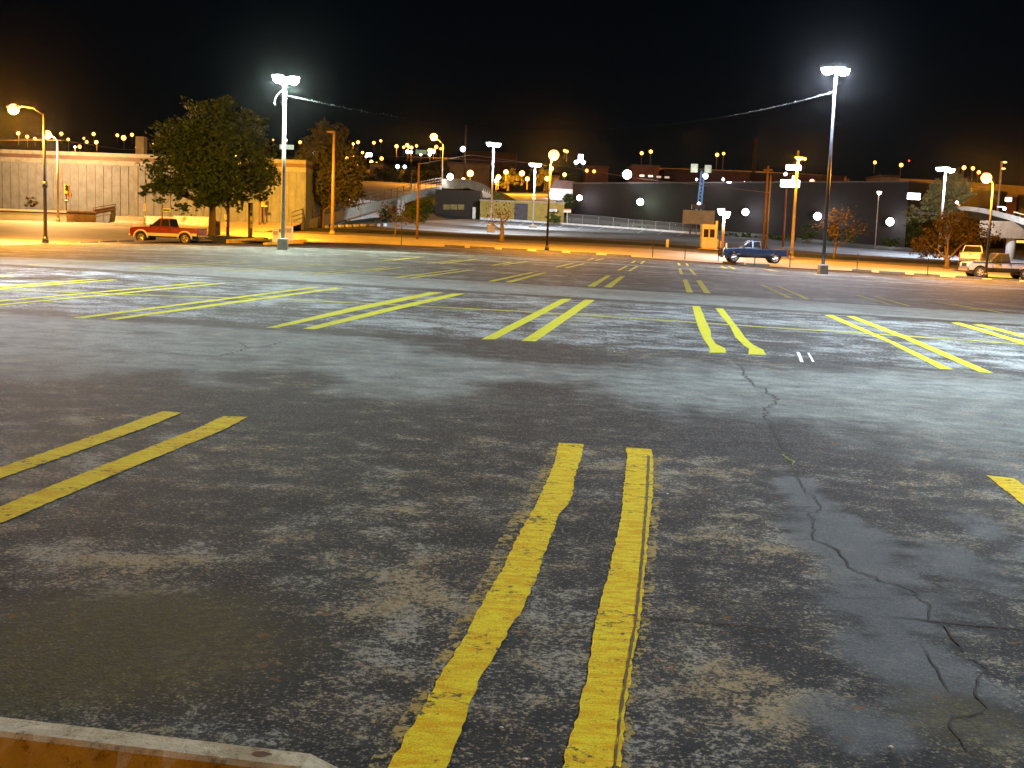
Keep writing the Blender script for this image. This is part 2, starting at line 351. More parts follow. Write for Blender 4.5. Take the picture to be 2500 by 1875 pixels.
stripe([(1362, 88), (1370, 140), (1350, 290), (1345, 400), (1315, 540), (1285, 680), (1245, 830), (1215, 930), (1195, 1040), (1180, 1170), (1130, 1390), (1080, 1540), (1055, 1659), (1010, 1830), (950, 2060)],
       [(1490, 97), (1497, 160), (1495, 320), (1475, 500), (1465, 620), (1450, 760), (1430, 960), (1400, 1120), (1370, 1320), (1350, 1500), (1335, 1659), (1310, 1830), (1280, 2060)], M_YEL_WARM, f=fA)
stripe([(990, 75), (960, 170), (880, 310), (760, 500), (680, 690), (560, 880), (470, 1060), (370, 1230), (310, 1340), (210, 1480), (90, 1659), (0, 1830), (-120, 2060)], stA, M_FADE, .003, .012, 'faded_line', f=fA)
edge = [(1478, 130), (1470, 330), (1456, 500), (1448, 620), (1434, 760), (1414, 960), (1383, 1120), (1352, 1320), (1330, 1500), (1312, 1659), (1285, 1830)]
stripe([(x - 8, y) for x, y in edge], [(x + 3, y) for x, y in edge], mat('scuffed_gap', (.085, .06, .02), .9, scale=14), .009, .003, 'scuffed_gap', f=fA)
stripe([(x + 16, y) for x, y in edge], [(x + 62, y) for x, y in edge], M_FADE, .003, .015, 'faded_line', f=fA)
stripe([(398, 1005), (271, 1050), (0, 1143), (-400, 1285)], [(445, 1009), (343, 1050), (0, 1170), (-400, 1320)], M_YEL_WARM)
stripe([(545, 1017), (475, 1050), (200, 1158), (0, 1238), (-400, 1400)], [(605, 1019), (547, 1050), (323, 1142), (0, 1280), (-400, 1460)], M_YEL_WARM)
stripe([(2408, 1162), (2500, 1235), (2700, 1394)], [(2476, 1169), (2560, 1234), (2800, 1410)], M_YEL_WARM)
# second row of stalls, two cars deep
stripe([(222, 682), (0, 699), (-300, 722)], [(243, 682), (0, 702), (-300, 727)])
stripe([(271, 683), (0, 704), (-300, 727)], [(290, 683.5), (0, 706.5), (-300, 731)])
stripe([(488, 689.6), (0, 734.5), (-200, 753)], [(507, 690), (0, 737), (-200, 756)])
stripe([(536, 691.7), (0, 744), (-100, 754)], [(555, 692), (0, 746.6), (-100, 757)])
stripe([(765, 701), (460, 740), (179, 776)], [(787, 701.4), (480, 741), (201, 778)])
stripe([(818, 703), (520, 743), (256, 780)], [(839, 703.5), (560, 743), (281, 781.6)])
stripe([(1048, 714), (860, 751), (648, 801)], [(1084, 714), (880, 757), (675, 801.4)])
stripe([(1105, 717), (930, 756), (739, 803)], [(1137, 717), (950, 761), (769, 805)])
stripe([(1371, 730), (1175, 829)], [(1396, 730), (1209, 829)])
stripe([(1428, 732), (1273, 833)], [(1452, 733), (1308, 834)])
stripe([(778, 224), (790, 270), (800, 305), (818, 350), (835, 380), (858, 410), (850, 428)], [(812, 226), (835, 285), (858, 330), (860, 360), (880, 390), (920, 408), (925, 428)], f=fB)
stripe([(878, 235), (905, 270), (940, 310), (965, 360), (1000, 395), (1025, 410), (1020, 435)], [(912, 236), (945, 280), (985, 330), (1005, 360), (1040, 392), (1085, 415), (1097, 437)], f=fB)
stripe([(1347, 264), (1620, 380), (1850, 498)], [(1385, 264), (1660, 385), (1905, 500)], f=fB)
stripe([(1443, 269), (1700, 370), (2020, 512)], [(1478, 269), (1745, 372), (2080, 515)], f=fB)
stripe([(1895, 297), (2212, 392), (2400, 449)], [(1935, 297), (2212, 379), (2400, 435)], f=fB)
stripe([(1990, 305), (2212, 361), (2400, 409)], [(2030, 305), (2212, 351), (2400, 398)], f=fB)
cl = [(-300, 697), (0, 708), (155, 714), (309, 720), (529, 726.7), (647, 730.7), (900, 741.7), (1250, 759.6), (1459, 772.6), (1702, 787.8), (1872, 799.7), (2098, 813.8), (2267, 824.6), (2500, 841.5), (2700, 856)]
pts = subdiv([G(*p) for p in cl], .5)
MB().strip([lift(p + U * .11, .0065) for p in pts], [lift(p - U * _rw.uniform(.07, .12), .0065) for p in pts]).build('painted_line', paint('thin_yellow_paint', (.46, .42, .06), (.42, .36, .04), .60), LOT)
# third row
for n1, n2, f1, f2 in [((130, 260), (160, 262), (465, 218), (500, 217)), ((213, 262), (245, 264), (540, 220), (575, 219)), ((645, 280), (675, 282), (870, 233), (900, 232)), ((735, 284), (770, 287), (935, 235), (965, 234)),
                       ((1180, 308), (1220, 310), (1285, 250), (1310, 249)), ((1270, 312), (1310, 315), (1358, 254), (1385, 253)), ((1718, 340), (1752, 342), (1695, 272), (1720, 271)), ((1812, 344), (1846, 346), (1768, 276), (1795, 275))]:
    stripe([f1, n1], [f2, n2], M_YEL, f=fE)
for n1, n2, f1, f2 in [((1190, 190), (1213, 192), (1070, 133), (1085, 133)), ((1265, 195), (1290, 197), (1140, 139), (1155, 139)), ((1620, 217), (1640, 220), (1480, 178), (1495, 178)), ((1705, 224), (1725, 226), (1560, 183), (1575, 183))]:
    stripe([f1, n1], [f2, n2], M_YEL2, f=fB)
for a, b in [((1820, 205), (2010, 240)), ((1900, 215), (2120, 255))]: band(a, b, .13, f=fB)
for a, b in [((1290, 87), (1665, 60)), ((1360, 90), (1730, 60)), ((925, 72), (1390, 45)), ((990, 77), (1440, 46)), ((600, 65), (1090, 38)), ((560, 60), (1000, 35)), ((120, 47), (520, 27)), ((-60, 100), (40, 97))]: band(a, b, .14, f=fD)
for a, b in [((-40, 226), (110, 205)), ((30, 224), (175, 206)), ((60, 172), (220, 155)), ((130, 168), (285, 150)), ((320, 185), (500, 165)), ((385, 187), (590, 160)), ((668, 195), (770, 177)), ((730, 192), (860, 172)), ((1010, 205), (1105, 182)), ((1065, 210), (1165, 185)),
             ((1350, 222), (1395, 198)), ((1405, 226), (1450, 199)), ((1690, 243), (1680, 212)), ((1765, 247), (1735, 215)), ((1180, 168), (1215, 158)), ((1225, 168), (1270, 158)), ((1420, 182), (1440, 170)), ((1470, 185), (1488, 172)),
             ((1680, 195), (1672, 182)), ((1725, 196), (1715, 184)), ((1920, 210), (1905, 198)), ((1975, 213), (1945, 200))]: band(a, b, .15, f=fE)
for a, b in [((350, 1440), (415, 1465)), ((430, 1442), (505, 1470)), ((810, 1470), (960, 1500)), ((1260, 1510), (1400, 1530))]: band(a, b, .13, f=zf(1680, 320, .229))
WC = mat('chalk_white_paint', (.55, .56, .55), .8)
band((1235, 425), (1253, 468), .05, WC, f=fB); band((1280, 428), (1302, 467), .035, WC, f=fB)
# cracks
def crack(pts, wd, f=lambda x, y: (x, y), m=M_CRACK, jit=.02, name='crack'):
    p = subdiv([G(*f(*q)) for q in pts], .05); L, Rr = [], []
    for i, q in enumerate(p):
        d = (p[min(i + 1, len(p) - 1)] - p[max(0, i - 1)]).normalized(); n_ = Vector((-d.y, d.x, 0)); wv = wd * (.7 + .8 * abs(mnoise.noise(q * 7))) * (min(1, (i + .2) / 6, (len(p) - i) / 6)); c = q + n_ * (_rw.gauss(0, jit) + .03 * mnoise.noise(q * 9) * (wd > .006))
        L.append(lift(c + n_ * wv, .0045)); Rr.append(lift(c - n_ * wv, .0045))
    return MB().strip(L, Rr).build(name, m, LOT)
crack([(960, 458), (975, 478), (997, 493), (998, 520), (1025, 545), (1045, 568), (1090, 580), (1105, 600), (1145, 628), (1125, 650), (1090, 670), (1108, 692), (1090, 708), (1125, 725), (1130, 755), (1155, 795), (1170, 830), (1180, 849)], .011, fB)
crack([(480, 0), (508, 50), (530, 100), (550, 150), (605, 185), (585, 225), (615, 265), (630, 300), (690, 330), (712, 380), (660, 420), (685, 440), (660, 480), (680, 495), (665, 520), (680, 540), (760, 572), (810, 590), (830, 635), (860, 675), (900, 695), (1000, 740), (1130, 770), (1180, 800), (1190, 835), (1260, 862), (1240, 900), (1255, 940), (1350, 990), (1355, 1020), (1400, 1065), (1395, 1100), (1480, 1130), (1520, 1170), (1480, 1230), (1490, 1250), (1470, 1310), (1520, 1360), (1500, 1385), (1380, 1420), (1345, 1465), (1380, 1510), (1420, 1570), (1500, 1610), (1540, 1655), (1580, 1720)], .0052, fR, jit=.009)
crack([(525, 105), (545, 140), (560, 155), (600, 180)], .016, fR, M_MOSS, .01, 'moss')
for c, wd in [([(620, 800), (760, 820), (880, 830), (960, 825), (1110, 835), (1185, 835)], .004), ([(910, 905), (1060, 920), (1250, 940), (1430, 960), (1600, 975), (1709, 985), (1900, 1005)], .007), ([(-420, 910), (0, 930), (380, 962), (600, 985), (760, 1000)], .006), ([(1050, 1020), (1200, 1050), (1390, 1050)], .004), ([(1200, 1050), (1260, 1150), (1340, 1285)], .004), ([(1370, 180), (1500, 200), (1709, 215)], .007), ([(780, 235), (950, 245)], .006), ([(730, 1050), (820, 1040), (900, 1020)], .003), ([(560, 740), (620, 800)], .004)]: crack(c, wd * 1.4, fR, jit=.004)
crack([(-200, 395), (0, 402), (380, 415), (700, 430), (950, 442), (1045, 420), (1065, 405), (1020, 380)], .012, fD); crack([(1065, 405), (1160, 400), (1220, 380)], .012, fD)
crack([(1150, 590), (1400, 625), (1560, 665)], .008, zf(0, 1050, .4973), jit=.004)
M_LF = [mat('dead_leaf', (.20, .085, .02), .8, scale=20), mat('yellow_leaf', (.36, .22, .04), .8, scale=20), mat('pebble', (.6, .58, .54), .7, scale=30)]
peb = [(1224, 1776, .011), (1630, 1205, .012), (1325, 1200, .012), (1345, 1197, .008), (1805, 1725, .012), (2175, 1823, .013), (1283, 1853, .012), (250, 1022, .02), (1500, 858, .016), (2122, 1172, .01), (1785, 1288, .012), (930, 1310, .01)]
for px, py, r in peb:
    c = G(px, py, r * .5); MB().ball(c, r * .55, 7, 5, (1.3, 1, .5)).build('pebble', M_LF[2], LOT)
# foreground wheel stop: pale top, rebar hole, chamfered end
def stop_foreground():
    TL = G(-500, 1683, .12); fC3 = zf(0, 1050, .4973)
    a = G(*fC3(-400, 1355), .13); b = G(*fC3(1530, 1585), .13); c = G(*fC3(-400, 1455), .13); d = G(*fC3(1500, 1640), .13)
    u = (b - a).normalized(); q = Vector((u.y, -u.x, 0)).normalized()
    wt = max(.07, (c - a).dot(q) * .5 + (d - b).dot(q) * .5)
    r = root('wheel_stop', 'long pale concrete wheel stop with a rebar hole, nearest of all', 'wheel stop', (b.x, b.y, zlot(b.x, b.y)))
    z0 = zlot(b.x, b.y); zt = z0 + .13; L = 2.6
    e = b; top = [e - u * L, e, e + q * wt, e - u * L + q * wt]; lo = [e - u * L - q * .03, e + u * .13 - q * .03, e + u * .13 + q * (wt + .05), e - u * L + q * (wt + .05)]
    n = 60; mb = MB(); rr = random.Random(5)
    rows = []
    prof = [(-.03, 0), (-.006, .118), (.006, .13), (wt * .5, .131), (wt - .008, .13), (wt + .006, .118), (wt + .05, 0)]
    for i in range(n + 1):
        t = i / n; x = -L + L * t
        for k, (qq, zz) in enumerate(prof): 
            jit = rr.uniform(-.003, .003) if 0 < k < 6 else 0
            mb.v.append(e + u * x + q * (qq + jit) + Vector((0, 0, -.13 + zz - (0 if zz else 0) + jit * .6)))
    m = len(prof)
    for i in range(n):
        for k in range(m - 1): mb.f.append([i * m + k, i * m + k + 1, (i + 1) * m + k + 1, (i + 1) * m + k][::-1])
    o = len(mb.v)                                   # chamfered end
    for k, (qq, zz) in enumerate(prof): mb.v.append(e + u * (.22 if zz else .23) + q * (wt * .5 + (qq - wt * .5) * .8) + Vector((0, 0, -.13 + zz * .35)))
    for k in range(m - 1): mb.f.append([n * m + k, n * m + k + 1, o + k + 1, o + k][::-1])
    mb.f.append([o + k for k in range(m)][::-1])
    mb.build('concrete_bar', stopmat(), r, smooth=False)
    h = e - u * .13 + q * wt * .45 + Vector((0, 0, .002)); mb = MB(); ring = []
    for k in range(12):
        t = 2 * math.pi * k / 12; ring.append(h + u * math.cos(t) * .026 * rr.uniform(.8, 1.25) + q * math.sin(t) * .016 * rr.uniform(.8, 1.2))
    mb.add(ring + [h - Vector((0, 0, .0005))], [[k, (k + 1) % 12, 12] for k in range(12)]); mb.build('rebar_hole', mat('rust', (.09, .03, .01), .95, scale=40), r)
    return r
stop_foreground()

# ---------------------------------------------------------------- surroundings: rows of (px, py, depth)
PXC = [-900, -400, 0, 160, 308, 380, 470, 560, 640, 700, 900, 1150, 1400, 1590, 1863, 2091, 2423, 2900, 3400]
ROW = {
 'A': ([675, 640, 607, 598, 591, 590, 589, 588, 589, 591, 595, 605, 618, 630, 650, 662, 683, 715, 750], [40, 50, 59, 73, 86, 88, 92, 97, 100, 102, 104, 105, 105, 104, 100, 98, 95, 90, 85]),
 'B': ([610, 590, 571, 569, 567, 567, 567, 566, 567, 568, 576, 587, 598, 607, 630, 641, 660, 690, 722], [80, 84, 88, 95, 102, 104, 107, 109, 112, 115, 118, 119, 119, 118, 114, 112, 109, 104, 99]),
 'C': ([606, 586, 567, 565, 563, 562, 561, 561, 562, 563, 570, 582, 592, 601, 623, 636, 653, 682, 714], [84, 89, 94, 100, 106, 108, 110, 113, 116, 119, 122, 123, 123, 122, 118, 116, 113, 108, 103]),
 'D': ([600, 578, 556, 554, 553, 552, 552, 552, 553, 556, 562, 574, 583, 595, 615, 629, 646, 674, 705], [92, 97, 102, 107, 111, 113, 115, 117, 120, 123, 126, 127, 127, 126, 122, 120, 117, 112, 107]),
 'E': ([560, 545, 537, 541, 546, 548, 549, 550, 551, 552, 546, 534, 548, 562, 583, 606, 630, 660, 690], [112, 112, 113, 115, 118, 118, 119, 120, 122, 128, 140, 185, 185, 175, 160, 150, 140, 135, 130]),
 'H': ([470, 470, 470, 470, 468, 466, 462, 455, 448, 445, 446, 470, 500, 512, 530, 545, 565, 590, 615], [250] * 19),
 'I': ([405, 402, 400, 400, 400, 400, 398, 397, 396, 396, 400, 412, 440, 452, 470, 485, 500, 520, 545], [420] * 19),
 'J': ([375, 372, 372, 372, 373, 374, 376, 378, 380, 382, 388, 396, 425, 436, 450, 462, 478, 500, 520], [800] * 19),
 'K': ([380, 380, 382, 384, 388, 390, 394, 398, 400, 402, 410, 420, 445, 452, 466, 478, 495, 515, 535], [2600] * 19)}
ORD = 'ABCDEHIJK'
def rowp(k, px): return interp(px, PXC, ROW[k][0]), interp(px, PXC, ROW[k][1])
def S(px, py, dz=0):                              # a spot on the street side of the lot
    for a, b in zip('ABCDEHIJ', 'BCDEHIJK'):
        (ya, da), (yb, db) = rowp(a, px), rowp(b, px)
        if py >= yb or b == 'K': t = (py - ya) / (yb - ya); return P(px, py, lerp(da, db, t)) + Vector((0, 0, dz))
def SD(px, py): return S(px, py).y
def patch(name, label, a, b, m, x0=-900, x1=3400, n=2, step=40, dz=0):
    cols = np.arange(x0, x1 + 1, step); vs, fs = [], []
    for j in range(n + 1):
        for px in cols:
            (ya, da), (yb, db) = rowp(a, px), rowp(b, px); t = j / n; vs.append(P(px, lerp(ya, yb, t), lerp(da, db, t)) + Vector((0, 0, dz)))
    c = len(cols)
    for j in range(n):
        for i in range(c - 1): fs.append([j * c + i, j * c + i + 1, (j + 1) * c + i + 1, (j + 1) * c + i])
    return tag(MB().add(vs, fs).build(name, m, smooth=True), label, kind='structure')
patch('street', 'orange lit street running along the far side of the lot', 'A', 'B', M_STREET, n=3)
patch('street', 'street crossing in front of the pale corrugated building', 'B', 'E', M_STREET, -900, 620, n=6)
patch('sidewalk', 'narrow concrete sidewalk beyond the street', 'B', 'C', M_WALK, 620, 3380, dz=.02)
patch('verge', 'dark grass strip between the sidewalk and the far lot', 'C', 'D', M_GRASS, 620, 3380, dz=.05)
patch('far_lot', 'second parking lot beyond the street, lit white', 'D', 'E', M_LOT2, 620, 3380, n=6)
patch('hillside', 'dark land rising beyond the buildings', 'E', 'H', M_DIRT, n=2, dz=-.3); patch('hillside', 'dark far hills below the black sky', 'H', 'I', M_DIRT, dz=-.3); patch('hillside', 'far ridge under the sky', 'I', 'J', M_DIRT, dz=-.3)
mb = MB().add([(-4000, -4000, -4), (4000, -4000, -4), (4000, 5000, -4), (-4000, 5000, -4)], [[0, 1, 2, 3]]); tag(mb.build('ground', M_DIRT), 'dark ground reaching to the horizon', kind='structure')
# left street apron between lot edge and street
mb = MB(); ys = np.linspace(-14, 90, 40)
mb.strip([(-26, y, zlot(-26, y) - .004) for y in ys], [(-75, y, zlot(-26, y) + .1) for y in ys]); mb.f = [f[::-1] for f in mb.f]
tag(mb.build('street', M_STREET), 'street along the left edge of the lot', kind='structure')
# grass island under the big tree
isl = [S(500, 583), S(520, 588), S(560, 589), S(655, 583.5), S(640, 578), S(560, 576), S(505, 577)]
zi = sum(p.z for p in isl) / 7; tag(MB().foot([(p.x, p.y) for p in isl][::1], zi - .5, zi + .12).build('grass_island', M_GRASS), 'small grass island round the big tree trunk', kind='structure')
def kerb(label, a, b):
    r = root('kerb', label, 'kerb', a); MB().beam(Vector(a) + Vector((0, 0, .16)), Vector(b) + Vector((0, 0, .16)), .35, .4).build('kerb_stone', M_KYEL, r, bevel=.03); return r
kerb('yellow painted kerb edging the grass island under the big tree', S(554, 589), S(640, 583.5)); kerb('yellow painted kerb below the two white boxes', G(648, 598), S(745, 588.5))

# wheel stops
def wstop(a, b, label, group):
    r = root('wheel_stop', label, 'wheel stop', a, 0, group); d = (b - a); u = d.normalized(); q = Vector((-u.y, u.x, 0)); mb = MB(); vs = []
    for p in (a, b):
        for s_, z in ((-.11, -.05), (-.07, .15), (.07, .15), (.11, -.05)): vs.append(p + q * s_ + Vector((0, 0, z)))
    mb.add(vs, [[0, 1, 2, 3], [7, 6, 5, 4], [0, 4, 5, 1], [1, 5, 6, 2], [2, 6, 7, 3]]); mb.build('concrete_bar', mat('grimy_stop', (.085, .085, .065), .9, scale=4), r, bevel=.015); return r
ORDN = ['leftmost', 'second from the left', 'third from the left', 'fourth from the left', 'fifth from the left', 'sixth from the left', 'seventh from the left', 'eighth from the left', 'ninth from the left', 'tenth from the left', 'eleventh from the left', 'twelfth from the left', 'thirteenth from the left', 'fourteenth from the left', 'fifteenth from the left', 'sixteenth from the left', 'seventeenth from the left', 'eighteenth from the left', 'nineteenth from the left', 'twentieth from the left', 'twenty-first from the left', 'twenty-second from the left', 'twenty-third from the left', 'twenty-fourth from the left']
for i, (x0, x1, y0, y1) in enumerate([(-14, 21, 609, 606), (34, 81, 605.5, 602.5), (89, 137, 602.5, 599.5), (148, 188, 599.5, 597), (199, 237, 597, 595), (247, 284, 594.5, 592.5), (292, 325, 592, 590.5)]):
    wstop(P(x0, y0, rowp('A', x0)[1]) , P(x1, y1, rowp('A', x1)[1]), 'dark wheel stop beside the bright orange intersection, %s' % ORDN[i], 'wheel stops on the left edge of the lot')
for i, (x0, x1, y0, y1) in enumerate([(1085, 1134, 602, 604), (1147, 1208, 605, 608), (1225, 1288, 609, 612), (1309, 1372, 613.5, 616.5), (1392, 1456, 618, 621), (1481, 1541, 623.5, 627), (1765, 1815, 642, 645.5), (1822, 1878, 647, 650), (2080, 2128, 661, 664), (2146, 2210, 665.5, 669), (2231, 2295, 671, 675), (2332, 2398, 678, 682), (2421, 2488, 684, 688)]):
    wstop(P(x0, y0, rowp('A', x0)[1]), P(x1, y1, rowp('A', x1)[1]), 'weathered wheel stop along the far street side, %s' % ORDN[i], 'wheel stops along the street')

# ---------------------------------------------------------------- lamps
E_WHITE = em('lamp_white', (.92, .97, 1.0), 16); E_BW = em('lamp_blue_white', (.86, .84, 1.0), 12); E_OR = em('lamp_sodium', (1.0, .35, .055), 3.6); E_ORBIG = em('lamp_sodium_bright', (1.0, .40, .09), 3.6)
E_ORDIM = em('lamp_sodium_far', (1.0, .40, .08), .9); E_GW = em('lamp_green_white', (.85, 1.0, .92), 10); E_YEL = em('lamp_amber', (1.0, .5, .03), 1.6); E_RED = em('lamp_red', (1.0, .08, .05), 1.5); E_PINK = em('lamp_pink_white', (1.0, .82, .80), 8)

def lot_lamp(label, base, ztop, heads, pole_r=(.12, .085), boxs=(.58, .58, .62), energy=0, color=WHITE, group='tall white lot lamps', head_r=.40, pole_m=M_GALV, em_m=E_WHITE, spot=165, halo=1.7, throw=0.0):
    base = Vector(base); r = root('lot_lamp', label, 'lamp post', base, 0, group)
    bx, by, bh = boxs
    if bh: MB().box((base.x, base.y, base.z + bh / 2), (bx, by, bh), R(8), .94).build('concrete_base', M_CONC, r, bevel=.03); z0 = base.z + bh
    else: z0 = base.z
    MB().tube([(base.x, base.y, z0), (base.x, base.y, ztop)], list(pole_r), 12).build('pole', pole_m, r, smooth=True)
    if bh:
        mb = MB(); mb.box((base.x, base.y, z0 + .02), (.42, .42, .04), R(8)); mb.build('base_plate', M_GALV, r)
    for dx, dy, dz in heads:
        c = Vector((base.x + dx, base.y + dy, ztop + dz))
        MB().tube([(base.x, base.y, ztop - .12), (base.x + dx * .5, base.y + dy * .5, ztop + dz + .02), c], .035, 8).build('arm', M_GALV, r, smooth=True)
        h = MB().lathe(c, [(.05, .2), (head_r * .5, .17), (head_r * .95, .05), (head_r, 0.0)], 18).build('lamp_head', M_GALV, r, smooth=True)
        MB().lathe(c, [(head_r * .97, -.002), (head_r * .99, .07 * halo), (head_r * .8, -.10 * halo), (head_r * .3, -.17 * halo)], 18).build('lens', em_m, h, smooth=True)  # halo deepens the lens so its shape carries the bloom
        if energy: light(r, c - Vector((0, 0, .36)), energy, color, spot, .2, c + Vector((0, throw, -5)), .15 if throw else .6)
    return r
# the two poles in the lot
bL = G(690, 610); zL = P(702, 192, bL.y).z
LAMP_E = 3800
lot_lamp('tall lot lamp with three white heads and hanging garland before the leafy trees', bL, zL, [(-.40, .1, .05), (.06, -.45, -.14), (.46, .12, -.02)], energy=LAMP_E * 1.35, spot=165, throw=-1.6, color=GREENW, pole_m=mat('pale_painted_pole', (.42, .44, .36), .5), head_r=.31)
bR = G(2008, 669); zR = P(2043, 172, bR.y).z
lot_lamp('tallest lot lamp with bright white heads beside the blue pickup', bR, zR, [(-.5, .1, .02), (.05, -.45, 0), (.5, .15, -.02)], energy=LAMP_E * 2.3, spot=169, throw=-1.5, color=BLUEW, pole_m=mat('dark_bronze_pole', (.06, .06, .065), .35, .6), head_r=.46)
# more poles of the same lot, outside the frame; the last added for light
lot_lamp('lot lamp standing beside the left part of the lot', (-14, 28, zlot(-14, 28)), 9.6, [(-.45, 0, 0), (.45, 0, 0)], energy=LAMP_E * 1.6, color=(.68, .84, 1.0))
lot_lamp('lot lamp standing beside the right part of the lot', (12.8, 23, zlot(13, 23)), 9.6, [(-.45, 0, 0), (.45, 0, 0)], energy=LAMP_E * 1.75, color=(.68, .86, 1.0))
lot_lamp('unseen lot lamp added to light the nearest stalls', (12.5, 5, zlot(12, 5)), 9.6, [(-.45, 0, 0), (.45, 0, 0)], energy=LAMP_E * .85, color=(.78, .92, 1.0))  # unseen lamp, added to brighten the nearest stalls

# garland between the two tall poles, and the loose end on the left one
def garland():
    a = Vector((bL.x + .1, bL.y, P(710, 233, bL.y).z)); b = Vector((bR.x - .1, bR.y, P(2036, 225, bR.y).z))
    r = root('garland', 'sagging tinsel garland cable strung between the two tall lot lamps', 'garland', a); n = 160; pts = []
    for i in range(n + 1):
        t = i / n; p = a.lerp(b, t); p.z -= 4 * 2.1 * t * (1 - t); pts.append(p)
    MB().tube(pts, .011, 5).build('cable', mat('cable_black', (.006, .006, .006), .95, spec=.1), r); rr = random.Random(9); mb = MB()
    for i in range(n):
        for k in range(7 if i < 20 or i > 136 else 3 if i < 30 or i > 122 else 0):  # no tinsel mid-span: the fade into darkness is put into the shape
            p = pts[i].lerp(pts[i + 1], rr.random()); d = Vector((rr.gauss(0, 1), rr.gauss(0, 1), rr.gauss(0, 1))).normalized() * rr.uniform(.03, .07) * (1.2 if (i // 2) % 2 else .5); e = d.orthogonal().normalized() * .02; mb.add([p, p + d + e, p + d - e], [[0, 1, 2]])
    mb.build('tinsel', mat('tinsel', (.3, .31, .3), .5, .1), r)['kind'] = 'stuff'
garland()
r = root('loose_cable', 'loose curled cable end hanging from the left tall lot lamp', 'cable', (bL.x, bL.y, P(701, 224, bL.y).z))
MB().tube([P(x, y, bL.y) for x, y in [(700, 226), (695, 222), (688, 222), (681, 227), (675, 235), (671, 244), (670, 252), (672, 256)]], [.014, .014, .014, .014, .014, .018, .03, .035], 6).build('cable', M_GALV, r, smooth=True)

def street_lamp(label, base, head, pole_top, pole_m=M_BLACK, rad=(.11, .07), hr=.3, energy=0, em_m=E_ORBIG, color=SODIUM, group='orange street lamps', lit=True, band_=False, arch=.5):
    base, head, pole_top = Vector(base), Vector(head), Vector(pole_top); r = root('street_lamp', label, 'street lamp', base, 0, group)
    MB().tube([base, (base.x, base.y, base.z + .35)], [rad[0] * 1.9, rad[0] * 1.25], 10).build('pole_base', pole_m, r, smooth=True)
    MB().tube([(base.x, base.y, base.z + .3), (base.x, base.y, pole_top.z)], list(rad), 10).build('pole', pole_m, r, smooth=True)
    if band_: MB().tube([(base.x, base.y, base.z + 3.1), (base.x, base.y, base.z + 3.45)], [.14, .14], 10).build('collar', pole_m, r, smooth=True)
    t = Vector((base.x, base.y, pole_top.z - .1)); m1 = t.lerp(head, .35) + Vector((0, 0, arch * .8)); m2 = t.lerp(head, .7) + Vector((0, 0, arch * .75))
    if (t - head).length > .5: MB().tube([t, m1, m2, head + Vector((0, 0, .08))], [.05, .045, .04, .035], 8).build('arm', pole_m, r, smooth=True)
    d = (head - t); d.z = 0
    if d.length < .2: d = Vector((-1, 0, 0))
    d.normalize()
    h = MB().ball(head + Vector((0, 0, .12)), 1, 12, 8, (.42, .22, .12)).build('lamp_head', pole_m if not lit else M_GALV, r, smooth=True)
    if lit:
        MB().ball(head, hr, 14, 10, (1, 1, .9)).build('lens', em_m, h, smooth=True)
        if energy: light(r, head - Vector((0, 0, hr + .1)), energy, color, None, .25)
    return r
SE = 6500
bA = P(111, 594, 70); street_lamp('black street lamp with bright orange light on its arm before the corrugated building', bA, P(33, 266, 70), P(102, 277, 70), energy=SE * 3.8, band_=True, hr=.31, arch=.35)
bB = S(142, 542); D_ = bB.y; street_lamp('tan street lamp with an orange light leaning left, close to the pale corrugated wall', bB, P(115, 328, D_), P(139, 341, D_), M_TANM, energy=SE * 1.6, color=(1, .50, .15), hr=.40, arch=.2)
bC = S(811, 572); D_ = bC.y; street_lamp('tall tan street lamp with an unlit head, before the smaller leafy tree', bC, P(808, 325, D_), P(819, 322, D_), mat('tan_lamp_pole', (.26, .19, .10), .5), (.17, .11), lit=False, group=None, arch=.05)
bD = P(1335, 611, 103); street_lamp('black street lamp with the big orange light, standing right of the bare tree', bD, P(1352, 378, 103), P(1343, 400, 103), energy=SE * 2.3, hr=.44, arch=.1)
bE = P(2406, 678, 95.5); street_lamp('black street lamp with a bright orange light, standing before the grey and black pickup', bE, P(2408, 434, 95.5), P(2424, 445, 95.5), energy=SE * 2.6, hr=.40, arch=.1)
bF = S(1932, 634); D_ = bF.y; street_lamp('tall tan lamp pole with a small orange light, right of the blue pickup', bF, P(1950, 387, D_), P(1950, 368, D_), M_TANM, (.16, .1), hr=.2, energy=9000, arch=.05)
bG = P(1079, 452, 205); street_lamp('orange street lamp on the bridge above the railing, its light on a left arm', bG, P(1059, 334, 205), P(1083, 352, 205), M_TANM, hr=.62, energy=SE * 1.1, arch=.2)
bH = S(556, 577); D_ = bH.y
r = root('utility_pole', 'brown wooden pole with two small boxes, under the big tree', 'utility pole', bH)
MB().tube([bH, (bH.x, bH.y, P(560, 330, D_).z)], [.14, .1], 10).build('pole', M_WOOD, r, smooth=True)
for y in (530, 548): MB().box((bH.x - .16, bH.y - .1, P(556, y, D_).z), (.22, .2, .42)).build('meter_box', M_GALV, r)
MB().ball((bH.x + .5, bH.y - .3, P(560, 345, D_).z), 1, 10, 6, (.4, .22, .12)).build('lamp_head', M_GALV, r); light(r, (bH.x + .8, bH.y + 1.2, P(560, 350, D_).z), SE * 6, SODIUM, 150, .2, (bH.x + 2, bH.y + 6, 0))
# street lamp behind the photographer: it warms the kerb and the nearest stalls
street_lamp('orange street lamp behind the photographer', (-7, -17, 0), (-6, -16, 6.3), (-7, -17, 6.4), energy=3200, hr=.2)

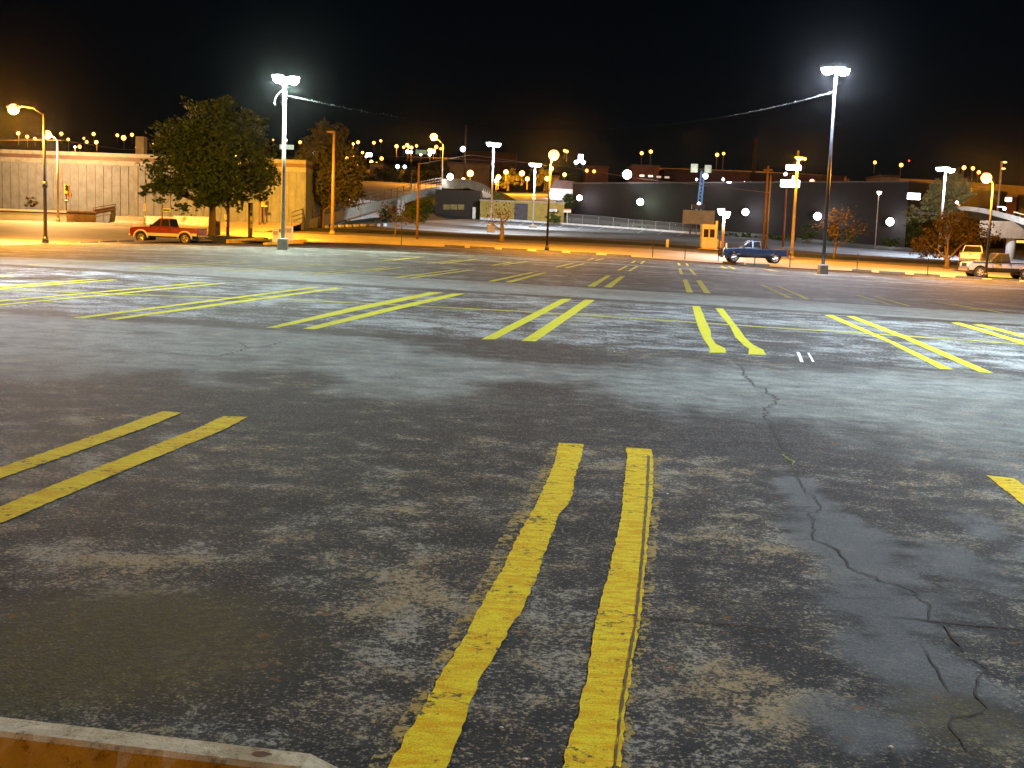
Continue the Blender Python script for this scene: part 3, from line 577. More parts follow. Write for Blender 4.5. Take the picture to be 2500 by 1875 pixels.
# lamps in the second lot
b1 = S(1198, 567.5); lot_lamp('white twin lamp in the far lot beside the bare tree', b1, P(1212, 352, b1.y).z, [(-.42, 0, .02), (.42, 0, -.05)], boxs=(.8, .8, .9), energy=5200, spot=140, throw=3.2, color=WHITE, group='white lamps in the far lot', head_r=.40, halo=1.6)
b2 = S(1301, 556); lot_lamp('white twin lamp in the far lot in front of the yellow shed', b2, P(1306, 402, b2.y).z, [(-.4, 0, .02), (.4, 0, -.02)], boxs=(1.0, 1.0, .35), energy=5200, spot=140, throw=2.5, color=WHITE, group='white lamps in the far lot', head_r=.42, halo=1.6)
b3 = S(2292, 628); lot_lamp('white lot lamp with three heads by the leafy tree at the right', b3, P(2314, 414, b3.y).z, [(-.6, 0, .05), (-.1, -.3, .08), (.55, 0, -.06)], boxs=(.9, .9, .5), energy=4600, spot=140, throw=2.5, color=BLUEW, group='white lamps in the far lot', head_r=.46, halo=1.5)
b4 = S(1762, 628); lot_lamp('wooden pole with two white globes beside the attendant booth', b4, P(1769, 512, b4.y).z, [(-.28, 0, -.1), (.25, 0, -.35)], (.13, .1), (0, 0, 0), 1500, WHITE, None, .30, mat('brown_pole', (.22, .13, .05), .7), E_BW, halo=2.4)
b5 = S(2136, 605); lot_lamp('thin dim pole lamp before the dark warehouse near its right end', b5, P(2147, 470, b5.y).z, [(0, -.2, 0)], (.07, .05), (0, 0, 0), 0, WHITE, None, .28, M_TANM, E_PINK)

# ---------------------------------------------------------------- vehicles
def truck(label, loc, heading, paint_c, lower_c, cab='ext', lift_=0.0, roof_c=None, flare=None, step_m=None, upper_c=None):
    r = root('pickup_truck', label, 'pickup truck', loc, heading)
    body = NT('truck_paint'); body.fin(paint_c, .28, .6); body.b.inputs['Coat Weight'].default_value = .6; body = body.m
    low = mat('truck_lower_%d' % int(sum(lower_c) * 100), lower_c, .4, var=.05); tyre = mat('tyre', (.012, .012, .012), .9); rim = mat('wheel_rim', (.55, .55, .55), .3, .7); gl = glass('truck_glass'); chrome = mat('chrome', (.6, .6, .6), .15, .9); dark = mat('truck_black', (.012, .012, .012), .6)
    L, W_ = 5.55, 1.96; xf, xr = 1.85, -1.75; wr = .40 + lift_ * .3; zc = wr; sill = .48 + lift_; belt = 1.12 + lift_; ca = wr + .10
    def arch(xc):
        return [(xc - ca * math.cos(t), max(sill, zc + ca * math.sin(t))) for t in np.linspace(0, math.pi, 12)]
    xcab = -.55 if cab == 'ext' else -.2
    # cab and hood lower body
    up = [(2.74, sill + .12), (2.78, belt - .22), (2.70, belt - .05), (1.45, belt + .06), (1.2, belt + .05), (xcab, belt + .03), (xcab, sill)]
    poly = up + [(xf - ca, sill)] + arch(xf)[1:-1] + [(xf + ca, sill), (2.74, sill)]
    poly = [p for i, p in enumerate(poly) if i == 0 or (Vector(p) - Vector(poly[i - 1])).length > .004]
    MB().prism(poly, -W_ / 2, W_ / 2).build('body', body, r, local=True, bevel=.05)
    # bed
    bp = [(xcab - .03, belt + .03), (-2.72, belt + .03), (-2.72, sill + .1), (xr - ca, sill + .08)] + arch(xr)[1:-1] + [(xr + ca, sill), (xcab - .03, sill)]
    mb = MB(); mb.prism(bp, W_ / 2 - .09, W_ / 2 - .005); mb.prism(bp, -W_ / 2 + .005, -W_ / 2 + .09); mb.box(((xcab - 2.72) / 2 - .015, 0, belt - .45), (2.72 + xcab - .03, W_ - .2, .08)); mb.box((xcab - .07, 0, belt - .2), (.07, W_ - .2, .5))
    mb.build('bed', body, r, local=True, bevel=.02)
    g = MB().box((-2.745, 0, belt - .24), (.06, W_ - .24, .52)).build('tailgate', body, r, local=True, bevel=.02)
    MB().box((-2.785, 0, belt - .06), (.03, .3, .06)).build('handle', dark, g, local=True)
    # greenhouse
    h = .69; zb = belt + .045; xa, xb, xc_, xd = 1.22, .42, xcab + .16, xcab + .02; wb, wt = W_ / 2 - .06, W_ / 2 - .24
    vs = [(xa, -wb, zb), (xd, -wb, zb), (xd, wb, zb), (xa, wb, zb), (xb, -wt, zb + h), (xc_, -wt, zb + h), (xc_, wt, zb + h), (xb, wt, zb + h)]
    cabm = mat('roof_%d' % int(roof_c[0] * 1000), roof_c, .3) if roof_c else body
    MB().add(vs, [[3, 2, 1, 0], [4, 5, 6, 7], [0, 1, 5, 4], [1, 2, 6, 5], [2, 3, 7, 6], [3, 0, 4, 7]]).build('cab', cabm, r, local=True, bevel=.05)
    def win(name, q, out, n=1):
        o = Vector(out) * .012; return MB().add([Vector(p) + o for p in q], [[0, 1, 2, 3]]).build(name, gl, r, local=True)
    def sidepane(x0, x1, s):
        def pt(x, t): 
            y = lerp(wb, wt, t) * s; return (x, y, zb + h * t)
        t0, t1 = .1, .86; x0t = min(x0, lerp(xa, xb, t1) - .09); x0b = min(x0, lerp(xa, xb, t0) - .09); x1t = max(x1, lerp(xd, xc_, t1) + .07); x1b = max(x1, lerp(xd, xc_, t0) + .07)
        q = [pt(x0b, t0), pt(x1b, t0), pt(x1t, t1), pt(x0t, t1)]
        if s > 0: q = q[::-1]
        win('side_window', q, (0, s, .3))
    for s in (-1, 1):
        if cab == 'ext': sidepane(1.2, .3, s); sidepane(.2, xcab, s)
        else: sidepane(1.2, xcab, s)
    def pane(xlo, xhi, name, sgn):
        q = [(lerp(xlo, xhi, .1), -wb + .1, zb + .1 * h), (lerp(xlo, xhi, .1), wb - .1, zb + .1 * h), (lerp(xlo, xhi, .88), wt - .07, zb + .88 * h), (lerp(xlo, xhi, .88), -wt + .07, zb + .88 * h)]
        win(name, q, (sgn, 0, .5))
    pane(xa, xb, 'windshield', 1); pane(xd, xc_, 'rear_window', -1)
    # doors, trim
    for s in (-1, 1):
        y = s * (W_ / 2 + .004)
        for x in ((.32, xcab + .1) if cab == 'ext' else (.05,)): MB().box((x, y, belt - .14), (.16, .03, .05)).build('door_handle', dark, r, local=True)
        for x in ((1.1, .22) if cab == 'ext' else (1.1, xcab + .1)): MB().box((x, s * (W_ / 2 - .002), (belt + sill) / 2), (.012, .012, belt - sill - .12)).build('door_seam', dark, r, local=True)
        MB().box(((xf - ca + xr + ca) / 2, s * (W_ / 2 + .012), sill + .10), (xf - xr - 2 * ca, .05, .24)).build('rocker_panel', low, r, local=True, bevel=.01)
        if flare:
            for xc2 in (xf, xr):
                mb = MB(); pts = [(xc2 - (ca + .03) * math.cos(t), s * (W_ / 2 + .02), zc + (ca + .03) * math.sin(t)) for t in np.linspace(.0, math.pi, 14)]; mb.tube(pts, .075, 6); mb.build('fender_flare', flare, r, local=True, smooth=True)
            MB().box(((xr - ca - 2.72) / 2, s * (W_ / 2 + .006), sill + .17), (2.72 + xr - ca, .03, .2)).build('rear_trim', flare, r, local=True)
        mm = MB().box((1.0, s * (W_ / 2 + .14), belt + .14), (.1, .22, .2)).build('mirror', dark if not flare else body, r, local=True, bevel=.02)
        MB().box((2.755, s * .72, belt - .25), (.09, .36, .2)).build('headlight', mat('headlight_glass', (.75, .74, .66), .2), r, local=True, bevel=.02)
        MB().box((-2.735, s * (W_ / 2 - .07), belt - .22), (.05, .14, .42)).build('taillight', mat('taillight_red', (.32, .03, .025), .25), r, local=True)
        for xc2 in (xf, xr):
            yo = s * (W_ / 2 - .14); prof = [(wr * .6, -.13), (wr * .95, -.13), (wr, -.09), (wr, .09), (wr * .95, .13), (wr * .6, .13)]
            wl = root('wheel', None, None, (xc2, yo, zc)); wl.parent = r
            MB().lathe((0, 0, 0), prof, 24, 'y').build('tyre', tyre, wl, local=True, smooth=False)
            mb = MB(); mb.lathe((0, s * .10, 0), [(wr * .60, -.03), (wr * .62, .035), (wr * .54, .035), (wr * .50, .0)], 20, 'y')
            for k in range(5):
                t = 2 * math.pi * k / 5; c = (math.cos(t) * wr * .3, s * .125, math.sin(t) * wr * .3); mb.tube([(0, s * .13, 0), (math.cos(t) * wr * .55, s * .12, math.sin(t) * wr * .55)], [.07, .05], 6)
            mb.build('rim', rim, wl, local=True)
    MB().box((2.80, 0, sill + .06), (.16, W_ - .04, .24)).build('front_bumper', flare or chrome, r, local=True, bevel=.03); MB().box((-2.86, 0, sill + .08), (.16, W_ - .1, .2)).build('rear_bumper', chrome, r, local=True, bevel=.03)
    MB().box((2.775, 0, belt - .25), (.06, 1.0, .26)).build('grille', dark, r, local=True); MB().box((0, 0, sill - .02), (4.6, 1.3, .2)).build('chassis', dark, r, local=True)
    mb = MB()
    for xc2 in (xf, xr): mb = MB().box((xc2, 0, zc + .14), (2 * ca - .04, W_ - .5, .5)); mb.build('wheel_well_shade', dark, r, local=True)  # dark box standing in for the shade inside the wheel wells
    return r
FL = mat('cream_trim', (.46, .45, .40), .45, var=.05)
def mid(px, py, D): return P(px, py, D)
t1 = mid(411, 594.8, 90); tr = truck('red extended cab pickup with cream trim parked under the big tree', t1, R(173), (.13, .004, .003), (.40, .39, .35), 'ext', .12, flare=FL); tr.scale = (.92,) * 3
t2 = mid(1838, 641.5, 101); tb = truck('dark blue pickup with a black front guard parked on the street beside the booth', t2, R(180), (.005, .017, .052), (.005, .006, .01), 'ext', .08)
MB().box((-.0, .99, .75), (3.2, .02, .03)).build('side_moulding', M_GALV, tb, local=True)
tb.scale = (.93,) * 3; mb = MB()
for y in (-.75, -.3, .3, .75): mb.tube([(2.92, y, .45), (2.98, y, .9), (2.9, y, 1.18)], .035, 6)
for z in (.5, .8, 1.1): mb.tube([(2.95, -.9, z), (2.95, .9, z)], .035, 6)
mb.build('grille_guard', M_BLACK, tb, local=True); MB().box((2.55, .78, 1.42), (.05, .5, .42)).build('plow_marker', M_WHITE, tb, local=True); MB().box((.1, .55, 1.85), (.2, .1, .05)).build('roof_lamp', M_WHITE, tb, local=True)
t3 = mid(2437, 679.5, 97.5); tc = truck('pale grey pickup with black lower half and black cab parked at the right edge', t3, R(181), (.27, .29, .36), (.012, .012, .012), 'ext', .12, roof_c=(.03, .028, .026))
MB().box((.5, .985, 1.24), (4.0, .02, .08)).build('side_moulding', M_BLACK, tc, local=True)
t4 = mid(2372, 651, 106); truck('white regular cab pickup half hidden behind the grey pickup', t4, R(66), (.33, .36, .44), (.28, .3, .36), 'reg', .1).scale = (.93,) * 3

# ---------------------------------------------------------------- trees and shrubs
L_GREEN = leafmat('leaf_green', (.035, .075, .014), (.065, .115, .024)); L_OLIVE = leafmat('leaf_olive', (.08, .075, .02), (.13, .10, .03)); L_RUST = leafmat('leaf_rust', (.045, .032, .014), (.065, .045, .018)); L_LIGHT = leafmat('leaf_light', (.12, .17, .035), (.2, .24, .06))
def leaves(mb, rr, lobes, n, size, shell=.55, clump=26):
    tot = sum(l[3] * l[4] * l[5] for l in lobes)
    for l in lobes:
        k = int(n * (l[3] * l[4] * l[5]) / tot / clump) + 1
        for _ in range(k):
            d = Vector((rr.gauss(0, 1), rr.gauss(0, 1), rr.gauss(0, 1))).normalized() * (shell + (1 - shell) * rr.random()) * rr.uniform(.75, 1.08)
            c = Vector((l[0] + d.x * l[3], l[1] + d.y * l[4], l[2] + d.z * l[5])); cr = min(l[3], l[5]) * rr.uniform(.16, .34)
            for _ in range(clump):
                p = c + Vector((rr.gauss(0, 1), rr.gauss(0, 1), rr.gauss(0, .8))) * cr * .55; a = Vector((rr.gauss(0, 1), rr.gauss(0, 1), rr.gauss(0, .6))).normalized(); b = a.orthogonal().normalized(); b = b * math.cos(1.7) + a.cross(b) * math.sin(rr.uniform(0, 3)); s = size * rr.uniform(.6, 1.3)
                mb.add([p - a * s * .5, p + b * s * .32, p + a * s * .5, p - b * s * .32], [[0, 1, 2, 3]])
def tree(label, base, lobes, trunk_r, fork, n, size, m, seed=1, name='tree', cat='tree', group=None, lean=0.0):
    rr = random.Random(seed); base = Vector(base); r = root(name, label, cat, base, 0, group); f = base + Vector((lean, 0, fork)); mb = MB()
    mb.tube([base - Vector((0, 0, .3)), base + Vector((0, 0, .25)), base.lerp(f, .5) + Vector((rr.uniform(-.06, .06), 0, 0)), f], [trunk_r * 1.5, trunk_r * 1.08, trunk_r * .95, trunk_r * .85], 10)
    for l in lobes:
        c = Vector(l[:3]); q = f.lerp(c, .5) + Vector((rr.uniform(-.3, .3), rr.uniform(-.3, .3), .15)); mb.tube([f - Vector((0, 0, .2)), q, c], [trunk_r * .55, trunk_r * .3, trunk_r * .1], 6)
        for _ in range(5):
            e = c + Vector((rr.uniform(-1, 1) * l[3], rr.uniform(-1, 1) * l[4], rr.uniform(-.6, 1) * l[5])) * .8; mb.tube([q.lerp(c, rr.random()), c.lerp(e, .5) + Vector((0, 0, .1)), e], [trunk_r * .16, trunk_r * .1, trunk_r * .04], 5)
    mb.build('trunk', M_BARK, r, smooth=True); mb = MB(); leaves(mb, rr, lobes, n, size); mb.build('crown', m, r); return r
def lob(D, items): # crown lobes: px, py, half width px, half height px, depth offset
    out = []
    for px, py, rx, ry, dy in items:
        p = P(px, py, D + dy); k = D / FPX; out.append((p.x, p.y, p.z, rx * k, min(rx, ry) * k * 1.0, ry * k))
    return out
D_ = S(518, 577).y
tree('big broad leafy tree over the red pickup', S(518, 577), lob(D_, [(516, 310, 85, 62, 0), (440, 345, 72, 62, -1), (590, 330, 68, 66, 1), (420, 420, 76, 52, -1.5), (520, 420, 95, 70, -2), (610, 410, 78, 66, .5), (395, 465, 48, 32, -1), (470, 480, 80, 36, -2), (560, 475, 80, 36, -1), (640, 455, 44, 42, 0), (545, 262, 48, 32, 0), (500, 380, 90, 80, 2), (362, 458, 26, 22, -1)]), .30, 2.6, 26000, .36, L_GREEN, 11)
D_ = S(787, 556).y
tree('smaller leafy tree behind the tall unlit tan lamp', S(787, 556), lob(D_, [(800, 345, 52, 45, 0), (765, 395, 50, 55, -.5), (840, 400, 52, 55, 0), (800, 450, 80, 52, -1), (745, 460, 45, 42, -1), (860, 470, 38, 38, 0), (790, 315, 20, 24, 0), (835, 318, 22, 26, 0), (800, 490, 75, 24, 0)]), .22, 1.9, 16000, .36, leafmat('leaf_autumn', (.05, .058, .015), (.09, .078, .022)), 12)
def bare(label, base, h, spread, seed, leafy=0, m=L_RUST, tr=.16, name='tree', bend=None, levels=4):
    rr = random.Random(seed); base = Vector(base); r = root(name, label, 'tree', base); mb = MB(); tips = []; top = levels
    def grow(p, d, ln, rad, lev):
        q = p; pts = [p]; rs = [rad]
        for k in range(3):
            js = .05 if lev == top else .22; d = (d + Vector((rr.gauss(0, js), rr.gauss(0, js), rr.gauss(.05, .14)))).normalized(); q = q + d * ln / 3; pts.append(q); rs.append(rad * (1 - .16 * (k + 1)))
        mb.tube(pts, rs, 7 if lev > 1 else 4); tips.append(q)
        if lev <= 0: return
        nb = 4 if lev == top else rr.choice((2, 3, 3)); a0 = rr.uniform(0, 6.28)
        for k in range(nb):
            a = a0 + 6.28 * k / nb + rr.gauss(0, .3); sd = Vector((math.cos(a), math.sin(a), rr.uniform(-.1, .5))); grow(pts[-1 - (k % 2)], (d * .55 + sd * spread).normalized(), ln * rr.uniform(.6, .82), rs[-1] * .68, lev - 1)
    grow(base - Vector((0, 0, .1)), Vector((.03, 0, 1)), h * .34, tr, levels); mb.build('trunk', M_BARK, r, smooth=True)
    if leafy:
        mb = MB()
        for t in tips:
            for _ in range(leafy):
                p = t + Vector((rr.gauss(0, .25), rr.gauss(0, .25), rr.gauss(0, .25))); a = Vector((rr.gauss(0, 1), rr.gauss(0, 1), rr.gauss(0, 1))).normalized(); b = a.orthogonal().normalized(); s = rr.uniform(.06, .15); mb.add([p - a * s, p + b * s * .6, p + a * s, p - b * s * .6], [[0, 1, 2, 3]])
        mb.build('crown', m, r)
    return r
bare('nearly bare tree with forked limbs in front of the yellow shed', S(1225, 592), 5.4, .8, 27, 1, tr=.27)
bare('thin bare sapling beside the bridge ramp', S(964, 577), 4.2, .55, 31, 2, tr=.10)
bare('rusty sparse tree right of the tallest lot lamp', S(2036, 634), 5.2, .6, 41, 8, tr=.15)
tree('broad rusty orange tree with drooping crown behind the white pickup', S(2310, 656), lob(112, [(2320, 585, 75, 42, 0), (2270, 600, 50, 36, -.5), (2390, 575, 52, 40, 0), (2330, 545, 60, 36, .5)]), .2, .9, 5200, .26, L_RUST, 15)
D_ = 150
tree('tall leafy green tree lit yellow behind the three headed white lamp', P(2310, 590, D_), lob(D_, [(2330, 455, 38, 36, 0), (2300, 480, 40, 40, 0), (2350, 470, 30, 24, -1), (2285, 500, 32, 30, 0), (2240, 520, 30, 28, -1), (2310, 520, 50, 30, 0), (2325, 430, 20, 18, 0)]), .3, 3, 5200, .42, L_OLIVE, 16)
tree('green bushy tree lit at the right end of the dark warehouse', P(2230, 603, 158), lob(158, [(2232, 560, 22, 34, 0), (2240, 585, 26, 16, 0), (2222, 540, 10, 14, 0)]), .12, 1, 1500, .36, L_GREEN, 17)
def bush(label, base, lobes, n, size, m, seed, name='shrub'):
    rr = random.Random(seed); base = Vector(base); r = root(name, label, 'shrub', base); mb = MB()
    for l in lobes:
        for _ in range(4): mb.tube([base, Vector(l[:3]) + Vector((rr.uniform(-.4, .4) * l[3], rr.uniform(-.4, .4), rr.uniform(-.3, .4) * l[5]))], [.04, .01], 5)
    mb.build('stem', M_BARK, r); mb = MB(); leaves(mb, rr, lobes, n, size, .3, 20); mb.build('foliage', m, r); return r
D_ = 134; bush('large green bush with ivy against the bridge ramp', P(1000, 546, D_), lob(D_, [(1010, 515, 30, 28, 0), (1045, 498, 26, 26, 1), (985, 530, 24, 18, 0), (1040, 530, 22, 14, 0)]), 2400, .3, leafmat('leaf_shrub', (.06, .12, .03), (.10, .16, .04)), 51)
D_ = 150; bush('low green bush by the kerb left of the big bush', P(940, 545, D_), lob(D_, [(940, 525, 16, 22, 0), (915, 540, 20, 8, 0), (870, 545, 40, 7, 0), (800, 547, 40, 8, 0)]), 1300, .3, L_GREEN, 52)
D_ = 182; bush('dark green shrub in front of the yellow shed below its sign', P(1352, 545, D_), lob(D_, [(1352, 535, 20, 11, 0), (1350, 526, 9, 9, 0)]), 700, .3, L_GREEN, 53)
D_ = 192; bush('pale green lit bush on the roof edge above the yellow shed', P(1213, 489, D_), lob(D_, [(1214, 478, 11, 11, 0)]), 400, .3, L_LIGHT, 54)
D_ = 205; bush('dark fir like bush between the white house and the dark warehouse', P(1385, 505, D_), lob(D_, [(1388, 488, 16, 26, 0), (1365, 500, 16, 10, 0)]), 900, .4, L_GREEN, 55)
D_ = 116.5; bush('small green shrub growing behind the low white wall', P(82, 505, D_), lob(D_, [(80, 497, 26, 10, 0), (72, 488, 12, 9, 0)]), 420, .25, L_OLIVE, 56)
for i, (px, py, rx, ry, D_, lb) in enumerate([(1480, 553, 50, 7, 184, 'low weeds along the chain link fence, left clump'), (1590, 562, 60, 10, 178, 'low weeds along the chain link fence, right clump'), (1800, 575, 50, 9, 168, 'grassy weeds below the dark warehouse behind the blue pickup'), (1905, 580, 40, 9, 164, 'grassy weeds right of the tan lamp pole'), (1975, 570, 26, 30, 163, 'dark bush under the second flood lamp from the right'), (2175, 590, 22, 14, 158, 'leafy plant under the rightmost flood lamp'), (2060, 575, 40, 24, 160, 'dark bushes between the two rightmost flood lamps')]):
    bush(lb, P(px, py + ry, D_), lob(D_, [(px - rx * .45, py, rx * .6, ry, 0), (px + rx * .4, py + 1, rx * .6, ry * .8, 0)]), 700, .34, L_GREEN, 60 + i)
D_ = 240; tree('tree lit bright yellow by street lamps on the far slope', P(1240, 462, D_), lob(D_, [(1244, 426, 20, 16, 0), (1225, 446, 22, 14, 0), (1262, 440, 22, 14, 0)]), .2, 1.5, 1300, .5, leafmat('leaf_yellow_lit', (.14, .13, .02), (.22, .19, .03)), 71)  # the street lamps' yellow is put into the leaf colour
tree('second yellow lit tree on the far slope, right of the twin white lamp', P(1330, 462, D_), lob(D_, [(1326, 428, 16, 18, 0), (1318, 446, 14, 12, 0)]), .2, 1.5, 900, .5, _cache.get('x') or leafmat('leaf_yellow_lit', (.14, .13, .02), (.22, .19, .03)), 72)
for i, (px, py, rx, ry, D_, lb) in enumerate([(930, 425, 50, 28, 245, 'dark tree on the slope above the bridge ramp, leftmost of three'), (1000, 425, 55, 30, 250, 'dark tree on the slope above the bridge ramp, middle of three'), (1065, 415, 40, 30, 255, 'dark tree on the slope above the bridge ramp, rightmost of three'), (720, 440, 40, 50, 190, 'dark tree between the two leafy street trees')]):
    tree(lb, P(px, py + ry + 12, D_), lob(D_, [(px - rx * .4, py + 4, rx * .6, ry * .8, 0), (px + rx * .35, py, rx * .6, ry, 0), (px, py + ry * .5, rx * .8, ry * .5, 0)]), .25, 2, 1300, .6, leafmat('leaf_dark', (.03, .04, .012), (.045, .05, .018)), 80 + i)

# ---------------------------------------------------------------- corrugated building and walls at the left
def between(a, b, n): return [a.lerp(b, i / n) for i in range(n + 1)]
def seg(pxa, pxb, Da, Db):
    a, b = P(pxa, 550, Da), P(pxb, 550, Db); a.z = b.z = 0; return a, b
a, b = seg(-760, 745, 122, 121); u = (b - a).normalized(); q = Vector((-u.y, u.x, 0)); Lw = (b - a).length; ztop = P(369, 378, 121.6).z; zb_ = 1.0
r = root('corrugated_building', 'long pale building of ribbed metal panels with a dark stripe under its roof edge', 'building', (a.x, a.y, zb_))
M_COR = concrete('blue_grey_panel', (.125, .155, .25), .2)
hw = ztop - zb_
MB().foot([(p.x, p.y) for p in (a, b, b + q * 25, a + q * 25)], zb_ - 2, ztop - 1.15).build('wall', M_COR, r)
mb = MB(); n = int(Lw / .82); rr = random.Random(2)
for i in range(n + 1):
    p = a + u * (i * .82 + .2); ww = .11 if i % 9 else .3; mb.box((p.x - q.x * .03, p.y - q.y * .03, (zb_ + ztop - 1.25) / 2), (ww, .08, ztop - 1.25 - zb_), math.atan2(u.y, u.x))
mb.build('panel_seams', mat('seam_grey', (.12, .13, .15), .7), r)['kind'] = 'stuff'
def course(z0, z1, m, out, nm): MB().foot([(p.x, p.y) for p in (a - q * out, b - q * out, b + q * 25.2, a + q * 25.2)], z0, z1).build(nm, m, r)
course(ztop - 1.15, ztop - .72, mat('fascia_grey', (.16, .18, .23), .7), .06, 'fascia'); course(ztop - .72, ztop - .36, mat('stripe_plum', (.07, .045, .06), .6), .09, 'stripe'); course(ztop - .36, ztop, mat('fascia_grey', (.16, .18, .23), .7), .12, 'roof_edge')
p = P(262, 418, 121.8); MB().box((p.x, p.y - .15, p.z), (.3, .2, .3)).build('wall_vent', M_WOOD, r)
p = P(289, 380, 132); 
r2 = root('roof_tower', 'pale boxy stair tower rising behind the corrugated building roof', 'tower', (p.x, p.y, 6)); z1 = P(288, 332, 140).z; MB().box((p.x, 140, (z1 + 6) / 2), (.95, 1.2, z1 - 6)).build('tower_wall', concrete('tower_concrete', (.3, .3, .28), .2), r2)
# low white wall, turning into a darker ramp wall
a, b = seg(-760, 162, 113.5, 114.5); zt = P(60, 511, 114).z
r = root('low_wall', 'low cream wall with a dark stripe in front of the corrugated building', 'wall', (a.x, a.y, .6)); u = (b - a).normalized(); q = Vector((-u.y, u.x, 0))
MB().foot([(p.x, p.y) for p in (a, b, b + q * .3, a + q * .3)], -.2, zt).build('wall_face', mat('pale_wall', (.62, .64, .62), .7, var=.1), r); MB().foot([(p.x, p.y) for p in (a - q * .02, b - q * .02, b + q * .32, a + q * .32)], zt - .32, zt - .18).build('stripe', mat('stripe_plum', (.07, .045, .06), .6), r)
c = P(235, 545, 119); c.z = 0; r = root('low_wall', 'darker tan continuation of the cream wall, running back to the ramp', 'wall', (b.x, b.y, .6)); u = (c - b).normalized(); q = Vector((-u.y, u.x, 0)); b2_ = b + u * .05
MB().foot([(p.x, p.y) for p in (b2_, c, c + q * .3, b2_ + q * .3)], -.2, zt + .05).build('wall_face', concrete('tan_wall', (.38, .27, .15)), r); MB().foot([(p.x, p.y) for p in (b2_ - q * .02, c - q * .02, c + q * .32, b2_ + q * .32)], zt - .27, zt - .1).build('stripe', mat('stripe_plum', (.07, .045, .06), .6), r)

# ---------------------------------------------------------------- ramp road rising to the bridge
Rpt = [P(640, 566, 113), P(708, 556, 116), P(782, 529, 128), P(888, 501, 150), P(962, 486, 168), P(1030, 465, 188), P(1078, 455, 203)]
Lpt = [P(250, 548, 119), P(330, 530, 124), P(440, 500, 140), P(690, 462, 175), P(884, 441, 210), P(970, 445, 216), P(1076, 451, 218)]
n = 24; Rs, Ls = resamp(Rpt, n), resamp(Lpt, n); mb = MB(); w_ = 8; vs = []; fs = []
for i in range(n + 1):
    for k in range(w_ + 1): vs.append(Ls[i].lerp(Rs[i], k / w_))
for i in range(n):
    for k in range(w_): fs.append([i * (w_ + 1) + k, i * (w_ + 1) + k + 1, (i + 1) * (w_ + 1) + k + 1, (i + 1) * (w_ + 1) + k])
tag(MB().add(vs, fs).build('road', road_mat('ramp_concrete', (.26, .23, .19), (.34, .30, .25)), smooth=True), 'concrete road ramp climbing to the bridge', kind='structure')
r = root('ramp_wall', 'concrete side wall and slab edge carrying the bridge ramp', 'wall', Rs[4]); mb = MB(); dn = Vector((.25, -.25, 0))
mb.strip([p + Vector((.05, -.05, .12)) for p in Rs[2:]], [p + Vector((.05, -.05, -1.05)) for p in Rs[2:]]); mb.strip([p + Vector((-.2, .2, .12)) for p in Rs[2:]], [p + Vector((.05, -.05, .12)) for p in Rs[2:]]); mb.strip([p + Vector((.05, -.05, -1.05)) for p in Rs[2:]], [p + Vector((-3, 3, -1.05)) for p in Rs[2:]]); mb.build('slab_edge', concrete('slab_concrete', (.24, .24, .21), .4), r)
w0, w1 = P(845, 552, 148), P(945, 549, 165); MB().foot([(w0.x, w0.y), (w1.x, w1.y), (w1.x, w1.y + .5), (w0.x, w0.y + .5)], w0.z - 1, Rs[12].z + .2).build('abutment_wall', M_PALE, r)
for px in (972, 982): p = P(px, 540, 166); MB().tube([p - Vector((0, 0, 1)), (p.x, p.y, Rs[15].z - .2)], .28, 10).build('column', M_PALE, r, smooth=True)
w0, w1 = P(700, 557, 118), P(800, 548, 131); 
def railing(label, pts, h, m=mat('rail_brown', (.10, .07, .04), .6), every=2, rails=(1.0, .66, .33)):
    r = root('railing', label, 'railing', pts[0])
    for k in rails: MB().tube([p + Vector((0, 0, h * k)) for p in pts], .04, 5).build('rail', m, r)
    for i in range(0, len(pts), every): MB().tube([pts[i], pts[i] + Vector((0, 0, h))], .045, 5).build('post', m, r)
    return r
railing('brown pipe railing along the near edge of the bridge ramp', [p + Vector((0, 0, .12)) for p in resamp(Rpt, 44)[2:]], 1.25)
rl = [P(228, 541, 119.2), P(300, 528, 122), P(370, 515, 127), P(440, 500, 135), P(520, 488, 146)]; railing('dark railing beside the sloped ramp against the corrugated building', resamp(rl, 18), 1.3); r = root('ramp_band', 'dark sloped kerb wall below the railing beside the corrugated building', 'wall', rl[0])
mb = MB(); rs_ = resamp(rl, 18)
for p, p2 in zip(rs_, rs_[1:]): mb.beam(p + Vector((0, .3, 1.15)), p2 + Vector((0, .3, 1.15)), .2, .45)
mb.build('wall_face', mat('plum_band', (.09, .05, .05), .7), r)
for i, (x0, x1) in enumerate([(284, 352), (354, 424), (426, 508)]):
    pa, pb = S(x0, 548), S(x1, 551); D_ = pa.y; zt = P(x0, 527, D_).z; r = root('concrete_barrier', 'pale concrete traffic barrier behind the red pickup, %s of three' % ('leftmost', 'middle one', 'rightmost')[i], 'barrier', pa, 0, 'concrete barriers')
    u = (pb - pa); u.z = 0; Lb = u.length; u.normalize(); q = Vector((-u.y, u.x, 0)); vs = []
    for p in (pa, pa + u * Lb):
        for s_, z in ((-.3, -.1), (-.3, .15), (-.12, .4), (-.09, zt - pa.z), (.09, zt - pa.z), (.12, .4), (.3, .15), (.3, -.1)): vs.append(p + q * s_ + Vector((0, 0, z)))
    MB().add(vs, [list(range(8)), list(range(15, 7, -1))] + [[k, 8 + k, 9 + k, k + 1] for k in range(7)]).build('barrier_body', M_PALE, r)
